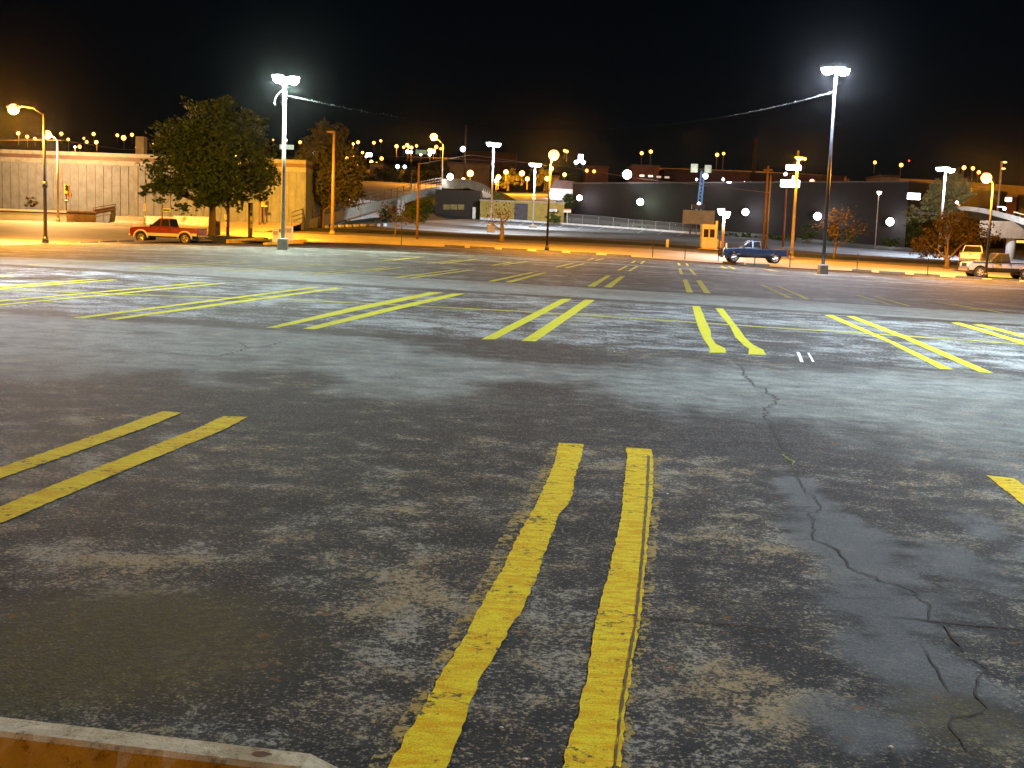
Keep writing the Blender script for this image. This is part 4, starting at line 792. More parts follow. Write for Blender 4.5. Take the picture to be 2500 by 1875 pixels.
def diamond(label, px, py, D, s):
    p = P(px, py, D); r = root('warning_marker', label, 'sign', p); MB().add([(p.x - s, p.y, p.z), (p.x, p.y, p.z - s * 1.25), (p.x + s, p.y, p.z), (p.x, p.y, p.z + s * 1.25), (p.x - s, p.y + .02, p.z), (p.x, p.y + .02, p.z - s * 1.25), (p.x + s, p.y + .02, p.z), (p.x, p.y + .02, p.z + s * 1.25)], [[0, 1, 2, 3], [7, 6, 5, 4], [0, 4, 5, 1], [1, 5, 6, 2], [2, 6, 7, 3], [3, 7, 4, 0]]).build('sign_panel', mat('marker_orange', (.75, .22, .02), .5), r); MB().tube([p + Vector((0, .04, .2)), p + Vector((0, .04, -1.0))], .025, 5).build('post', M_GALV, r)
diamond('orange diamond marker on the leftmost concrete barrier', 316, 531, 117.3, .2); diamond('orange diamond marker behind the red pickup cab', 450, 534, 118, .2)

# ---------------------------------------------------------------- writing helper
def text(parent, s, center, size, m, nrm=Vector((0, -1, 0)), name='lettering', right=None):
    cu = bpy.data.curves.new('t', 'FONT'); cu.body = s; cu.size = size; cu.align_x = 'CENTER'; cu.align_y = 'CENTER'; cu.extrude = .004
    o = bpy.data.objects.new('t', cu); COL.objects.link(o); dg = bpy.context.evaluated_depsgraph_get(); me = bpy.data.meshes.new_from_object(o.evaluated_get(dg)); bpy.data.objects.remove(o)
    me.materials.clear(); me.materials.append(m); ob = bpy.data.objects.new(name, me); COL.objects.link(ob); ob.parent = parent; off = Vector((0, 0, 0)); q = parent
    while q is not None: off += q.location; q = q.parent
    ob.location = Vector(center) - off; ob.rotation_euler = (R(90), 0, 0); return ob
def oneway(parent, c, wd, side=False):
    h = wd * .32; p = MB().box(c, (wd if not side else wd * .55, .03, h)).build('sign_panel', M_BLACK, parent)
    y = c[1] - .02; aw = wd * .44 * (.55 if side else 1); mb = MB(); k = h * .30
    mb.add([(c[0] - aw, y, c[2]), (c[0] - aw * .55, y, c[2] - k * 1.25), (c[0] - aw * .55, y, c[2] - k * .7), (c[0] + aw, y, c[2] - k * .7), (c[0] + aw, y, c[2] + k * .7), (c[0] - aw * .55, y, c[2] + k * .7), (c[0] - aw * .55, y, c[2] + k * 1.25)], [[0, 1, 2, 3, 4, 5, 6]]); mb.build('arrow', M_WHITE, p)
    if not side: text(p, 'ONE WAY', (c[0] + aw * .22, y - .006, c[2]), h * .36, M_BLACK)
def signal(label, px, base_y, y0, y1, sx, sy, sw, lit=None, side=False, dx=0):
    b = S(px, base_y); D = b.y; r = root('traffic_signal', label, 'traffic light', b); top = P(px, y0, D); z0 = P(px, y1, D).z
    MB().tube([b, b + Vector((0, 0, .35))], [.24, .12], 10).build('pole_base', M_WOOD, r, smooth=True); MB().tube([b + Vector((0, 0, .3)), (b.x, b.y, z0 + .1)], .07, 8).build('pole', M_WOOD, r, smooth=True)
    h = top.z - z0; cx = b.x + dx; hs = MB().box((cx, b.y - .05, (top.z + z0) / 2), (.40, .3, h)).build('signal_housing', mat('signal_yellow', (.6, .38, .02), .5), r, bevel=.04)
    for k in range(3):
        z = top.z - h * (k + .5) / 3; MB().lathe((cx + .02, b.y - .26, z), [(.12, -.06), (.15, .0), (.15, .06)], 12, 'y').build('visor', M_BLACK if k != 2 else mat('signal_yellow', (.6, .38, .02), .5), hs)
        if k == lit: MB().ball((cx, b.y - .3, z), .2, 12, 8).build('lens', E_GW, hs)
    MB().box((cx + (.25 if side else -.02), b.y - .05, z0 - .1), (.34, .3, .34)).build('pedestrian_signal', mat('signal_orange', (.6, .2, .02), .5), r, bevel=.03)
    s = P(sx, sy, D); oneway(r, (s.x, b.y - .1, s.z), sw, side); return r
signal('traffic signal seen from the side at the end of the cream wall', 162, 541, 451, 473, 163, 489, .75, side=True, dx=.1)
signal('traffic signal with a lit white lens and one way sign before the ribbed wall', 260, 540, 450, 476, 260, 489, .75, lit=1, dx=-.08)
rs = signal('traffic signal with orange lit face and one way sign under the big tree', 644, 556, 476, 494, 645, 503, .68, dx=-.05)
p = P(640, 487, S(644, 556).y); MB().ball((p.x, p.y - .35, p.z), .16, 12, 8).build('lens', em('signal_amber', (1, .6, .1), 5), rs)
b = S(633, 556); r = root('sign_post', 'plain brown steel post left of the signal under the big tree', 'post', b); MB().tube([b, (b.x, b.y, P(634, 472, b.y).z)], .085, 8).build('pole', M_WOOD, r); MB().tube([b, b + Vector((0, 0, .12))], [.25, .2], 8).build('pole_base', M_WOOD, r)
b = S(396, 552); D_ = b.y; r = root('street_sign', 'small green and white street name sign on a dark post above the red pickup', 'sign', b); MB().tube([b, (b.x, b.y, P(395, 500, D_).z)], .07, 8).build('post', M_WOOD, r); p = P(407, 513, D_); MB().box((p.x, p.y - .05, p.z), (.62, .03, .24)).build('sign_panel', mat('sign_green', (.05, .16, .11), .5), r); MB().box((p.x, p.y - .04, p.z), (.68, .015, .29)).build('sign_border', M_WHITE, r)
b = S(355, 551); D_ = b.y; r = root('street_sign', 'tall narrow white sign on a thin post behind the red pickup hood', 'sign', b); MB().tube([b, (b.x, b.y, P(353, 495, D_).z)], .03, 6).build('post', M_GALV, r); p = P(353, 506, D_); MB().box((p.x, p.y - .05, p.z), (.2, .03, .72)).build('sign_panel', M_WHITE, r)
b = S(346, 550); r = root('sign_post', 'short leaning dark post left of the narrow white sign', 'post', b); MB().tube([b, (b.x + .1, b.y, b.z + .85)], .05, 6).build('post', M_WOOD, r)
# totem with a banner strip
b = S(611, 581); D_ = b.y; zt = P(611, 495, D_).z; r = root('sign_totem', 'dark square parking totem with a pale banner strip, right of the big tree', 'sign', b)
MB().box((b.x, b.y, (b.z + zt) / 2), (.34, .3, zt - b.z)).build('totem_body', M_BLACK, r); sp = P(614, 520, D_)
hh = zt - b.z
for k, (z0, z1, m) in enumerate([(.70, .99, M_WHITE), (.50, .62, M_WHITE), (.42, .49, mat('banner_grey', (.25, .26, .3), .6)), (.28, .40, mat('banner_pale', (.5, .47, .5), .6))]): MB().box((b.x + .12, b.y - .17, b.z + hh * (z0 + z1) / 2), (.2, .02, hh * (z1 - z0))).build('banner_strip', m, r)
# boxes, hydrant
def cabinet(label, px, y0, y1, wpx, D=None, m=M_WHITE):
    b = S(px, y1) if D is None else P(px, y1, D); D = b.y; zt = P(px, y0, D).z; wd = wpx * D / FPX; r = root('utility_cabinet', label, 'utility box', b); h = zt - b.z
    MB().box((b.x, b.y, b.z + h * .47), (wd, wd * .8, h * .94), R(6)).build('cabinet_body', m, r, bevel=.03); MB().box((b.x, b.y, b.z + h * .97), (wd * 1.06, wd * .86, h * .06), R(6), .85).build('lid', m, r, bevel=.02); MB().box((b.x, b.y - wd * .43, b.z + h * .7), (wd * .7, .02, h * .3), R(6)).build('panel', M_GALV, r); return r
cabinet('white metal cabinet behind the big tree trunk', 531, 540, 575, 13); cabinet('white ticket box left of the left tall lot lamp', 673, 559, 591, 15, 84); cabinet('taller white ticket box right of the left tall lot lamp', 706, 552, 588, 17, 88)
b = S(652, 551); r = root('fire_hydrant', 'yellow fire hydrant before the ramp railing', 'fire hydrant', b); MH = mat('hydrant_yellow', (.6, .45, .03), .5)
MB().lathe(b, [(.16, 0), (.16, .06), (.11, .08), (.11, .42), (.15, .44), (.15, .5), (.12, .58), (.04, .64)], 14).build('barrel', MH, r, smooth=True)
for s in (-1, 1): MB().tube([b + Vector((s * .08, 0, .36)), b + Vector((s * .19, 0, .36))], .055, 8).build('outlet', MH, r)

# ---------------------------------------------------------------- bridge
bt = [(1078, 437, 203), (1108, 436, 205), (1140, 437, 207), (1170, 446, 209), (1185, 452, 210), (1200, 462, 211)]; bb = [(1078, 459, 203), (1108, 461, 205), (1140, 458, 207), (1170, 468, 209), (1185, 474, 210), (1200, 478, 211)]
r = root('bridge', 'curved concrete bridge with solid parapet above the dark underpass', 'bridge', P(1078, 480, 203)); T_, B_ = resamp([P(*p) for p in bt], 14), resamp([P(*p) for p in bb], 14); mb = MB(); bk = Vector((0, .3, 0))
mb.strip(T_, B_); mb.strip([p + bk for p in B_], [p + bk for p in T_]); mb.strip([p + bk for p in T_], T_); mb.build('parapet', concrete('parapet_concrete', (.20, .175, .12), .3), r)
MB().strip([p + Vector((0, 0, -.1)) for p in B_], [p + Vector((0, 14, -.3)) for p in B_]).build('deck_underside', mat('deck_dark', (.06, .055, .045), .9), r)
for px in (1192, 1182, 1187): pass
p0, p1 = P(1180, 461, 209), P(1201, 469, 210.5); mb = MB()
MB().beam(P(1178, 466, 208.5), P(1201, 476, 210), .3, 1.0).build('end_rail', M_WHITE, r)
for k in range(5): q_ = P(1180 + k * 5, 461 + k * 2.1, 208.6); MB().beam(q_, q_ + Vector((.06, 0, .01)), .1, .7).build('baluster', M_WHITE, r)
c0, c1 = P(1080, 500, 190), P(1172, 530, 190)
r = root('underpass_building', 'low dark building under the bridge with a pale yellowish window band', 'building', (c0.x, 190, c1.z)); zt = P(1120, 464, 190).z; zb2 = P(1120, 535, 190).z
MB().foot([(P(1062, 500, 190).x, 190), (c1.x, 190), (c1.x, 200), (P(1062, 500, 190).x, 200)], zb2 - 1, zt).build('wall', mat('underpass_dark', (.03, .02, .014), .8), r)
for k, (x0, x1) in enumerate([(1082, 1098), (1100, 1116), (1118, 1133)]):
    pa, pb = P(x0, 499, 189.9), P(x1, 512, 189.9); MB().box(((pa.x + pb.x) / 2, 189.95, (pa.z + pb.z) / 2), (pb.x - pa.x, .06, pa.z - pb.z)).build('window_panel', mat('dull_yellow_panel', (.22, .17, .045), .6), r)
pa = P(1157, 530, 189); MB().box((pa.x, 189.6, pa.z + .4), (.5, .5, 2.2)).build('utility_door', M_GALV, r)

# ---------------------------------------------------------------- yellow shed
D_ = 187; a, b = P(1171, 533, D_), P(1376, 543, D_ - 1); zt = P(1270, 491.5, D_).z; zb2 = min(a.z, b.z) - .5
r = root('yellow_shed', 'low yellow shed with a dark wide doorway and a small black sign', 'building', (a.x, a.y, a.z)); M_SHED = concrete('shed_yellow', (.34, .25, .06), .3)
MB().foot([(a.x, a.y), (b.x, b.y), (b.x, b.y + 8), (a.x, a.y + 8)], zb2, zt - .12).build('wall', M_SHED, r); MB().foot([(a.x - .1, a.y - .1), (b.x + .1, b.y - .1), (b.x + .1, b.y + 8.1), (a.x - .1, a.y + 8.1)], zt - .12, zt + .06).build('roof', M_CONC, r)
pa, pb = P(1254, 496, D_ - .6), P(1295, 539, D_ - .6); d_ = MB().box(((pa.x + pb.x) / 2, a.y - .52, (pa.z + pb.z) / 2), (pb.x - pa.x, .1, pa.z - pb.z)).build('doorway', mat('door_plum', (.055, .045, .055), .7), r)
for x in (1254, 1295): q_ = P(x, 518, D_ - .6); MB().box((q_.x, a.y - .5, (pa.z + pb.z) / 2), (.18, .2, pa.z - pb.z)).build('door_frame', M_SHED, r)
q_ = P(1352, 513.5, D_ - 1.8); sg = MB().box((q_.x - .2, q_.y, q_.z), (1.55, .06, .5)).build('sign_panel', M_BLACK, r); MB().box((q_.x - .2, q_.y - .032, q_.z), (1.4, .01, .40)).build('sign_face', M_WHITE, sg); text(sg, 'PARK', (q_.x - .2, q_.y - .05, q_.z), .42, M_BLACK)
r = root('lumber_sign', 'orange and white striped small sign on a pole right of the yellow shed', 'sign', P(1385, 543, 184)); p = P(1385, 518, 184); MB().tube([P(1385, 544, 184), p], .05, 6).build('post', M_GALV, r); MB().box((p.x, p.y - .06, p.z + .1), (1.1, .05, .28)).build('sign_panel', M_WHITE, r); MB().box((p.x, p.y - .06, p.z + .36), (1.1, .05, .22)).build('sign_stripe', mat('marker_orange', (.75, .22, .02), .5), r)
# chain link fence
r = root('chain_fence', 'dull grey chain link fence along the back of the far lot', 'fence', P(1383, 543, 184)); fp = resamp([P(1383, 544, 184), P(1465, 550, 181), P(1545, 559, 177), P(1640, 567, 171), P(1700, 572, 167)], 9)
for i, p in enumerate(fp): MB().tube([p, p + Vector((0, 0, 1.35))], .05, 6).build('post', mat('dull_galvanised', (.16, .165, .16), .6, .2), r)
MB().tube([p + Vector((0, 0, 1.33)) for p in fp], .035, 5).build('rail', mat('dull_galvanised', (.16, .165, .16), .6, .2), r)
t = NT('chain_link').geo(); wv = t.n.new('ShaderNodeTexChecker'); wv.inputs['Scale'].default_value = 14; t.l.new(t.pos, wv.inputs[0]); t.ln(.14, t.b.inputs['Alpha']); ML = t.fin((.4, .4, .4), .5, .5)
MB().strip([p + Vector((0, 0, 1.3)) for p in fp], [p + Vector((0, 0, .05)) for p in fp]).build('mesh_panel', ML, r)
r = root('kerb', 'pale kerb along the back edge of the far lot', 'kerb', P(1173, 534, 184)); kp = resamp([P(1173, 534.5, 184), P(1365, 547, 184), P(1533, 558.5, 177), P(1706, 571.5, 167.5)], 20); mb = MB()
for p, p2 in zip(kp, kp[1:]): mb.beam(p + Vector((0, -.6, .22)), p2 + Vector((0, -.6, .22)), .3, .5)
mb.build('kerb_stone', M_PALE, r)
r = root('kerb', 'dotted pale kerb stones below the shrubs at the left of the far lot', 'kerb', P(790, 553, 128)); mb = MB(); kp = resamp([P(790, 555, 127), P(950, 549.5, 139)], 18)
for i in range(0, 18, 2): mb.beam(kp[i] + Vector((0, 0, .2)), kp[i + 1] + Vector((0, 0, .2)), .3, .3)
mb.build('kerb_stone', M_PALE, r)
for i in range(22):                                # stall lines of the far lot
    px = 1180 + i * 24; ye, de = rowp('E', px); y2 = ye + 9; a_, b_ = S(px + 6, ye + 2.5, .03), S(px - 9, y2, .03)
    if i % 2 == 0: MB().strip([a_, b_], [a_ + Vector((.14, 0, 0)), b_ + Vector((.14, 0, 0))]).build('painted_line', WC, bpy.data.objects['far_lot'])

# ---------------------------------------------------------------- dark warehouse with flood lamps
a, b = P(1398, 470, 214), P(2213, 540, 169); zt = (P(1398, 424, 214).z + P(2213, 476, 169).z) / 2
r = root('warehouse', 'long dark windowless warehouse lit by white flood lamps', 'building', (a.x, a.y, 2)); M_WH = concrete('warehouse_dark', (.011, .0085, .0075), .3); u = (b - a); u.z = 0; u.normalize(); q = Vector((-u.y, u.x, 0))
zz = P(2213, 600, 169).z - 1
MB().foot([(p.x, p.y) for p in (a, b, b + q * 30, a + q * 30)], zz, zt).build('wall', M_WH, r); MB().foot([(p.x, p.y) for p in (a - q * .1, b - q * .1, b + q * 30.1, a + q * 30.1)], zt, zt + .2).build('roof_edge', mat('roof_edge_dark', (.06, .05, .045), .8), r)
print('warehouse top', zt)
def onwall(px):                                     # depth of the wall face at a pixel column
    lo, hi = 120, 260
    for _ in range(40):
        m = (lo + hi) / 2; p = P(px, 500, m); s = (p - a).dot(q)
        if s < 0: lo = m
        else: hi = m
    return lo
floods = [(1415, 483, 'first from the left', .50, E_BW, (.9, .9, 1)), (1531, 426, 'largest, on the roof edge', .78, E_WHITE, (.9, .95, 1)), (1563, 493, 'with a greenish cast', .6, E_GW, (.75, 1, .7)), (1722, 430, 'on the roof edge behind the lattice mast', .44, E_BW, (.9, .95, 1)), (1820, 518, 'above the blue pickup', .55, E_BW, (.9, .92, 1)), (1996, 528, 'left of the tallest lot lamp', .58, E_WHITE, (.9, .92, 1)), (2173, 541.5, 'nearest the right end of the wall', .58, E_WHITE, (.9, .92, 1))]
for px, py, lb, rad, m, c in floods:
    d = onwall(px) - .9; p = P(px, py, d); r = root('flood_lamp', 'white flood lamp on the dark warehouse wall, ' + lb, 'flood lamp', p, 0, 'flood lamps on the warehouse')
    MB().box((p.x, p.y + .45, p.z + .1), (.12, .9, .12)).build('bracket', M_BLACK, r); MB().lathe((p.x, p.y + .12, p.z), [(rad * .95, -.04), (rad * 1.0, .04), (rad * .5, .25)], 16, 'y').build('lamp_head', M_GALV, r, smooth=True); MB().ball((p.x, p.y, p.z), rad * .93, 16, 10, (1, .35, 1)).build('lens', m, r, smooth=True)  # lens disc swollen so its size carries the lamp's bloom
    light(r, p + Vector((0, -2.2, -.3)), 330, c, None, .3)
# white house piece and lamp between shed and warehouse
r = root('white_house', 'small white gabled house behind the yellow shed', 'house', P(1370, 500, 222)); pa, pb = P(1342, 460, 225), P(1404, 500, 225); MB().box(((pa.x + pb.x) / 2, 228, (pa.z + pb.z) / 2), (pb.x - pa.x, 6, pa.z - pb.z)).build('wall', M_WHITE, r)
MB().prism([(pa.x - .3, pa.z), (pb.x + .3, pa.z), (pb.x - .2, pa.z + 1.4), (pa.x + 1.0, pa.z + 1.6)], 224.8, 231).build('roof', mat('house_roof', (.12, .07, .06), .9), r)
p = P(1348, 475, 222); r = root('flood_lamp', 'white lamp on the small white house behind the yellow shed', 'flood lamp', p); MB().ball(p, .52, 14, 10, (1, .4, 1)).build('lens', E_BW, r); MB().box((p.x, p.y + .5, p.z + .2), (.2, .8, .2)).build('bracket', M_BLACK, r); light(r, p + Vector((.8, -.6, 0)), 450, WHITE)
p = P(1099, 431.5, 203); r = root('wall_lamp', 'violet white lamp standing on the bridge parapet', 'wall lamp', p); MB().ball(p, .5, 14, 10, (1, .6, 1)).build('lens', E_BW, r); MB().tube([p - Vector((0, 0, .9)), p], .06, 6).build('bracket', M_BLACK, r); light(r, p + Vector((0, -.9, .1)), 450, (.9, .9, 1))

# ---------------------------------------------------------------- booth, bollards, posts
b = S(1727, 606); D_ = b.y; zt = P(1727, 548, D_).z; wd = 33 * D_ / FPX; h = zt - b.z; r = root('attendant_booth', 'small white attendant booth with two dark windows and a tall side post', 'booth', b); M_BOOTH = mat('booth_white', (.46, .48, .54), .6, var=.1)
MB().box((b.x, b.y, b.z + h * .23), (wd, wd, h * .46)).build('lower_panel', M_BOOTH, r); MB().box((b.x, b.y, b.z + h * .9), (wd * 1.04, wd * 1.04, h * .2)).build('roof_fascia', M_BOOTH, r)
for i in (-1, 0, 1): 
    for j in (-1, 1): MB().box((b.x + i * wd * .45, b.y + j * wd * .45, b.z + h * .63), (wd * .1, wd * .1, h * .34)).build('window_post', M_BOOTH, r)
for i in (-1, 1): MB().box((b.x + i * wd * .225, b.y - wd * .44, b.z + h * .63), (wd * .35, .03, h * .34)).build('window', glass('booth_glass', (.03, .025, .02)), r)
MB().box((b.x, b.y + wd * .40, b.z + h * .63), (wd * .8, .03, h * .34)).build('window', glass('booth_glass', (.03, .025, .02)), r)
mb = MB().box((b.x, b.y, b.z + h * 1.02), (wd * .7, wd * .7, .08)); mb.build('roof', mat('booth_roof', (.2, .08, .04), .8), r)
MB().box((b.x + wd * .52, b.y - wd * .4, b.z + h * .58), (wd * .16, wd * .16, h * 1.16)).build('side_post', M_BOOTH, r); MB().box((b.x - wd * .5, b.y - wd * .5, b.z + h * .4), (wd * .12, wd * .12, h * .1)).build('counter', M_BOOTH, r)
p0, p1 = S(1703, 608), S(1762, 612); r = root('kerb_island', 'yellow edged concrete island under the attendant booth', 'kerb', p0); MB().foot([(p0.x, p0.y), (p1.x, p1.y), (p1.x, p1.y + 2.2), (p0.x, p0.y + 2.2)], p0.z - .8, b.z - .02).build('island_top', M_KYEL, r); MB().foot([(p0.x - .05, p0.y - .05), (p1.x + .05, p1.y - .05), (p1.x + .05, p1.y + 2.1), (p0.x - .05, p0.y + 2.1)], p0.z - .9, b.z - .32).build('island_side', M_CONC, r)
for px, y0, y1, wpx, lb in [(1629, 584, 604, 7, 'white bollard at the far lot entrance left of the booth'), (1752, 584, 604, 4, 'slim white bollard right of the booth'), (1759, 588, 608, 5, 'tan bollard beside the wooden lamp pole')]:
    b = S(px, y1); zt = P(px, y0, b.y).z; rr_ = wpx * b.y / FPX / 2; r = root('bollard', lb, 'bollard', b); MB().lathe(b, [(rr_, -.1), (rr_, zt - b.z - .06), (rr_ * .7, zt - b.z)], 12).build('bollard_body', M_BOOTH, r, smooth=True); MB().lathe(b, [(rr_ * 1.25, -.1), (rr_ * 1.2, .08)], 12).build('bollard_foot', M_CONC, r)
for px, y0, y1, lb in [(980, 531, 599, 'tall thin pole on the street edge left of the bare tree'), (1593, 588, 628, 'thin chain post on the lot edge left of the booth'), (1672, 600, 633, 'thin chain post below the attendant booth'), (1753, 590, 638, 'thin dark post in front of the blue pickup nose'), (1928, 620, 652, 'thin dark post behind the blue pickup tail'), (2092, 620, 660, 'thin dark post right of the tallest lot lamp base'), (2264, 631, 672, 'thin dark post left of the grey pickup'), (1842, 626, 648, 'thin short post before the blue pickup door')]:
    D_ = rowp('A', px)[1] - .2; b = P(px, y1, D_); r = root('thin_post', lb, 'post', b, 0, 'thin posts along the lot edge'); MB().tube([b, (b.x, b.y, P(px, y0, D_).z)], .035, 6).build('post', M_BLACK, r); MB().ball((b.x, b.y, P(px, y0, D_).z), .05, 8, 6).build('cap', M_BLACK, r)
# poles
def pole(label, px0, py0, px1, py1, rad, m, D=None, name='utility_pole', cross=None):
    b = S(px0, py0) if D is None else P(px0, py0, D); D = b.y; zt = P(px1, py1, D).z; r = root(name, label, 'utility pole', b); MB().tube([b - Vector((0, 0, .2)), (b.x, b.y, zt)], [rad, rad * .75], 9).build('pole', m, r, smooth=True)
    if cross: MB().box((b.x, b.y, zt - .4), (cross, .12, .14)).build('crossarm', m, r)
    return r
pole('dark brown pole fading into the night left of the far lot lamp', 1018, 584, 1025, 398, .13, M_WOOD); pole('brown wooden pole rising behind the blue pickup cab', 1863, 612, 1877, 405, .15, M_WOOD, cross=.9); pole('slim pale pole beside the brown wooden pole', 1871, 612, 1882, 428, .08, M_TANM); pole('red brown sign pole carrying the lit sign', 1911, 612, 1918, 452, .13, mat('redbrown_pole', (.13, .045, .02), .7), 140)
pole('tall brown pole on the skyline behind the warehouse', 1838, 450, 1846, 335, .5, mat('far_pole', (.1, .055, .03), .9), 300); pole('thin skyline pole with a green white lamp halfway up', 1133, 455, 1136, 305, .22, M_WOOD, 260); pole('slim pole behind the ramp railing', 1003, 475, 1006, 420, .12, M_WOOD, 190); pole('plain tan pole on the ramp behind the left tall lot lamp', 716, 553, 718, 455, .06, M_TANM)
pole('dull tan lamp pole with two short arms at the far right', 2432, 560, 2447, 394, .16, M_TANM, 165)
# overhead wires
for i, (pts, lb) in enumerate([([(-200, 345, 118), (139, 341, 116), (300, 365, 160), (420, 366, 220)], 'overhead wire sloping over the corrugated building roof'), ([(870, 378, 230), (1082, 386, 205), (1343, 400, 230), (1400, 410, 260), (1560, 436, 205), (1877, 470, 116)], 'long sagging overhead wire crossing the far slope'), ([(1025, 400, 112), (1150, 378, 170), (1343, 405, 240)], 'short overhead wire near the orange lamps')]):
    r = root('overhead_wire', lb, 'wire', P(*pts[0])); pp = [P(*p) for p in pts]; MB().tube(resamp(pp, 30), .035, 4).build('wire', mat('wire_copper', (.12, .08, .05), .6), r)

# ---------------------------------------------------------------- billboard, lattice mast, lit signs
pa, pb = P(1668, 512, 166), P(1743, 549, 166); r = root('billboard', 'plain tan billboard panel before the dark warehouse', 'billboard', P(1705, 560, 166)); MB().box(((pa.x + pb.x) / 2, 166, (pa.z + pb.z) / 2), (pb.x - pa.x, .25, pa.z - pb.z), R(-3)).build('panel', concrete('billboard_tan', (.23, .16, .07), .3), r)
for px in (1685, 1725): p = P(px, 570, 166.3); MB().tube([(p.x, 166.4, p.z - .5), (p.x, 166.4, pb.z)], .12, 8).build('leg', M_BLACK, r)
pa, pb = P(1689, 499, 172), P(1720, 511, 172); r = root('sign_box', 'small black sign box lit from above on top of the tan billboard', 'sign', P(1705, 512, 172)); MB().box(((pa.x + pb.x) / 2, 172, (pa.z + pb.z) / 2), (pb.x - pa.x, .6, pa.z - pb.z)).build('box_body', M_BLACK, r); p = P(1706, 497, 172.2); MB().ball(p, .2, 10, 6).build('lamp', E_GW, r); light(r, p + Vector((0, .6, .3)), 900, (.6, .95, .95), None, .15)
for x in (1699, 1711): MB().tube([P(x, 511, 172), P(x, 516, 170)], .08, 6).build('leg', M_WHITE, r)
r = root('lattice_mast', 'blue steel lattice mast with two pale panels on top', 'mast', P(1709, 500, 180)); mb = MB(); z0, z1 = P(1709, 498, 180).z, P(1709, 418, 180).z; xc = P(1709, 450, 180).x
for sx in (-.3, .3):
    for sy in (-.3, .3): mb.tube([(xc + sx, 180 + sy, z0 - 3), (xc + sx * .8 + .3, 180 + sy, z1)], .05, 5)
for k in range(9): za, zb3 = lerp(z0, z1, k / 9), lerp(z0, z1, (k + 1) / 9); f0, f1 = .3 * k / 9, .3 * (k + 1) / 9; mb.tube([(xc - .3 + f0, 179.7, za), (xc + .3 + f1, 179.7, zb3)], .03, 4); mb.tube([(xc + .3 + f0, 179.7, za), (xc - .3 + f1, 179.7, zb3)], .03, 4)
mb.build('lattice', mat('mast_blue', (.10, .16, .34), .5, .2), r)
for x0, x1, yt, ybm, k in [(1688, 1703, 400, 421, 0), (1722, 1735, 403, 422, 1)]:
    pa, pb = P(x0, yt, 179.5), P(x1, ybm, 179.5); MB().box(((pa.x + pb.x) / 2, 179.5, (pa.z + pb.z) / 2), (pb.x - pa.x, .5, pa.z - pb.z), R(25 if k else -20)).build('panel', mat('panel_pale', (.5, .52, .45), .6), r)
pa = P(1688, 412, 179.6); pb = P(1735, 412, 179.6); MB().box(((pa.x + pb.x) / 2, 180.2, pa.z), (pb.x - pa.x, .2, .2)).build('cross_beam', M_BLACK, r)
p = P(1708, 405, 178); light(r, (p.x, 176, p.z - 2.5), 260, (.85, 1, .85))
def litsign(label, px, py, w_px, h_px, D, m, r_=.4, name='lit_sign'):
    p = P(px, py, D); wd, hh = w_px * D / FPX, h_px * D / FPX; r = root(name, label, 'lit sign', p); k = hh / 2; MB().box((p.x, p.y + .2, p.z), (wd * .96, .3, hh * .9)).build('sign_case', M_BLACK, r, bevel=.05); MB().box((p.x, p.y, p.z), (wd, .12, hh)).build('sign_face', m, r, bevel=min(.49 * hh, .05 + hh * .3)); return r
litsign('pill shaped pink white lit sign high on the tan pole', 1937.5, 409, 36, 12, 138, E_PINK); litsign('wide green white lit sign below the pill sign', 1929, 448, 46, 17, 139.5, em('sign_green_white', (.93, 1, .88), 9)); litsign('small white lit flag shape above the wide sign', 1937, 434, 5, 9, 139.4, E_PINK)
litsign('blue white lit sign at the right end of the warehouse roof', 2231, 479.5, 31, 15, 163, em('sign_blue_white', (.80, .90, 1), 9)); litsign('upright violet white lit sign on the skyline', 1417.5, 387, 11, 19, 380, E_BW); litsign('broken white lit sign seen through the smaller leafy tree', 770, 370, 15, 16, 300, em('sign_white_dim', (.85, .88, 1), 2.2)); litsign('green white lit canopy behind the left tall lot lamp', 700, 359, 34, 11, 330, em('sign_green_dim', (.75, .95, .7), .35)); litsign('white lit shop front on the slope behind the smaller tree', 901, 378, 13, 8, 320, E_WHITE)
litsign('green lit shop canopy under the cluster of orange lamps', 1028, 371, 26, 10, 330, em('canopy_green', (.3, .75, .35), .12)); litsign('cream lit shop front beside the green lit canopy', 1054, 369, 16, 10, 330, em('shop_cream', (1, .9, .6), 2.5)); litsign('short blue white strip light on the warehouse roof', 1780, 445, 10, 2.6, 190, E_BW); litsign('orange lit display window of the brick house at the right', 2462, 487, 16, 10, 187.5, em('window_orange', (1, .75, .35), 3))
litsign('blue neon strip beside the far right bridge', 2443, 505, 18, 3, 160, em('neon_blue', (.25, .35, 1), 1.6))

# ---------------------------------------------------------------- background buildings and highway
def block(label, x0, y0, x1, y1, D, dep, m, name='building', cat='building', parts=()):
    pa, pb = P(x0, y0, D), P(x1, y1, D); zb3 = pb.z - 6; r = root(name, label, cat, ((pa.x + pb.x) / 2, D, zb3)); MB().box(((pa.x + pb.x) / 2, D + dep / 2, (pa.z + zb3) / 2), (pb.x - pa.x, dep, pa.z - zb3)).build('wall', m, r)
    MB().box(((pa.x + pb.x) / 2, D + dep / 2, pa.z + .2), (pb.x - pa.x + .4, dep + .4, .4)).build('roof', mat('far_roof', (.1, .07, .05), .9), r); return r
M_FARB = concrete('far_brick', (.16, .07, .045), .3); M_FART = concrete('far_tan', (.30, .2, .1), .3)
block('tan building glowing orange beside the slope lamps', 903, 401, 935, 425, 262, 12, M_FART); block('tall brownish building behind the bridge with a stepped roof', 1090, 399, 1195, 440, 270, 20, concrete('far_brown', (.22, .15, .08), .3)); block('brown wide building with pitched ridge behind the bridge', 1130, 372, 1260, 410, 330, 24, M_FARB); block('small tan building right of the twin white lamp', 1345, 433, 1364, 452, 250, 8, M_FART)
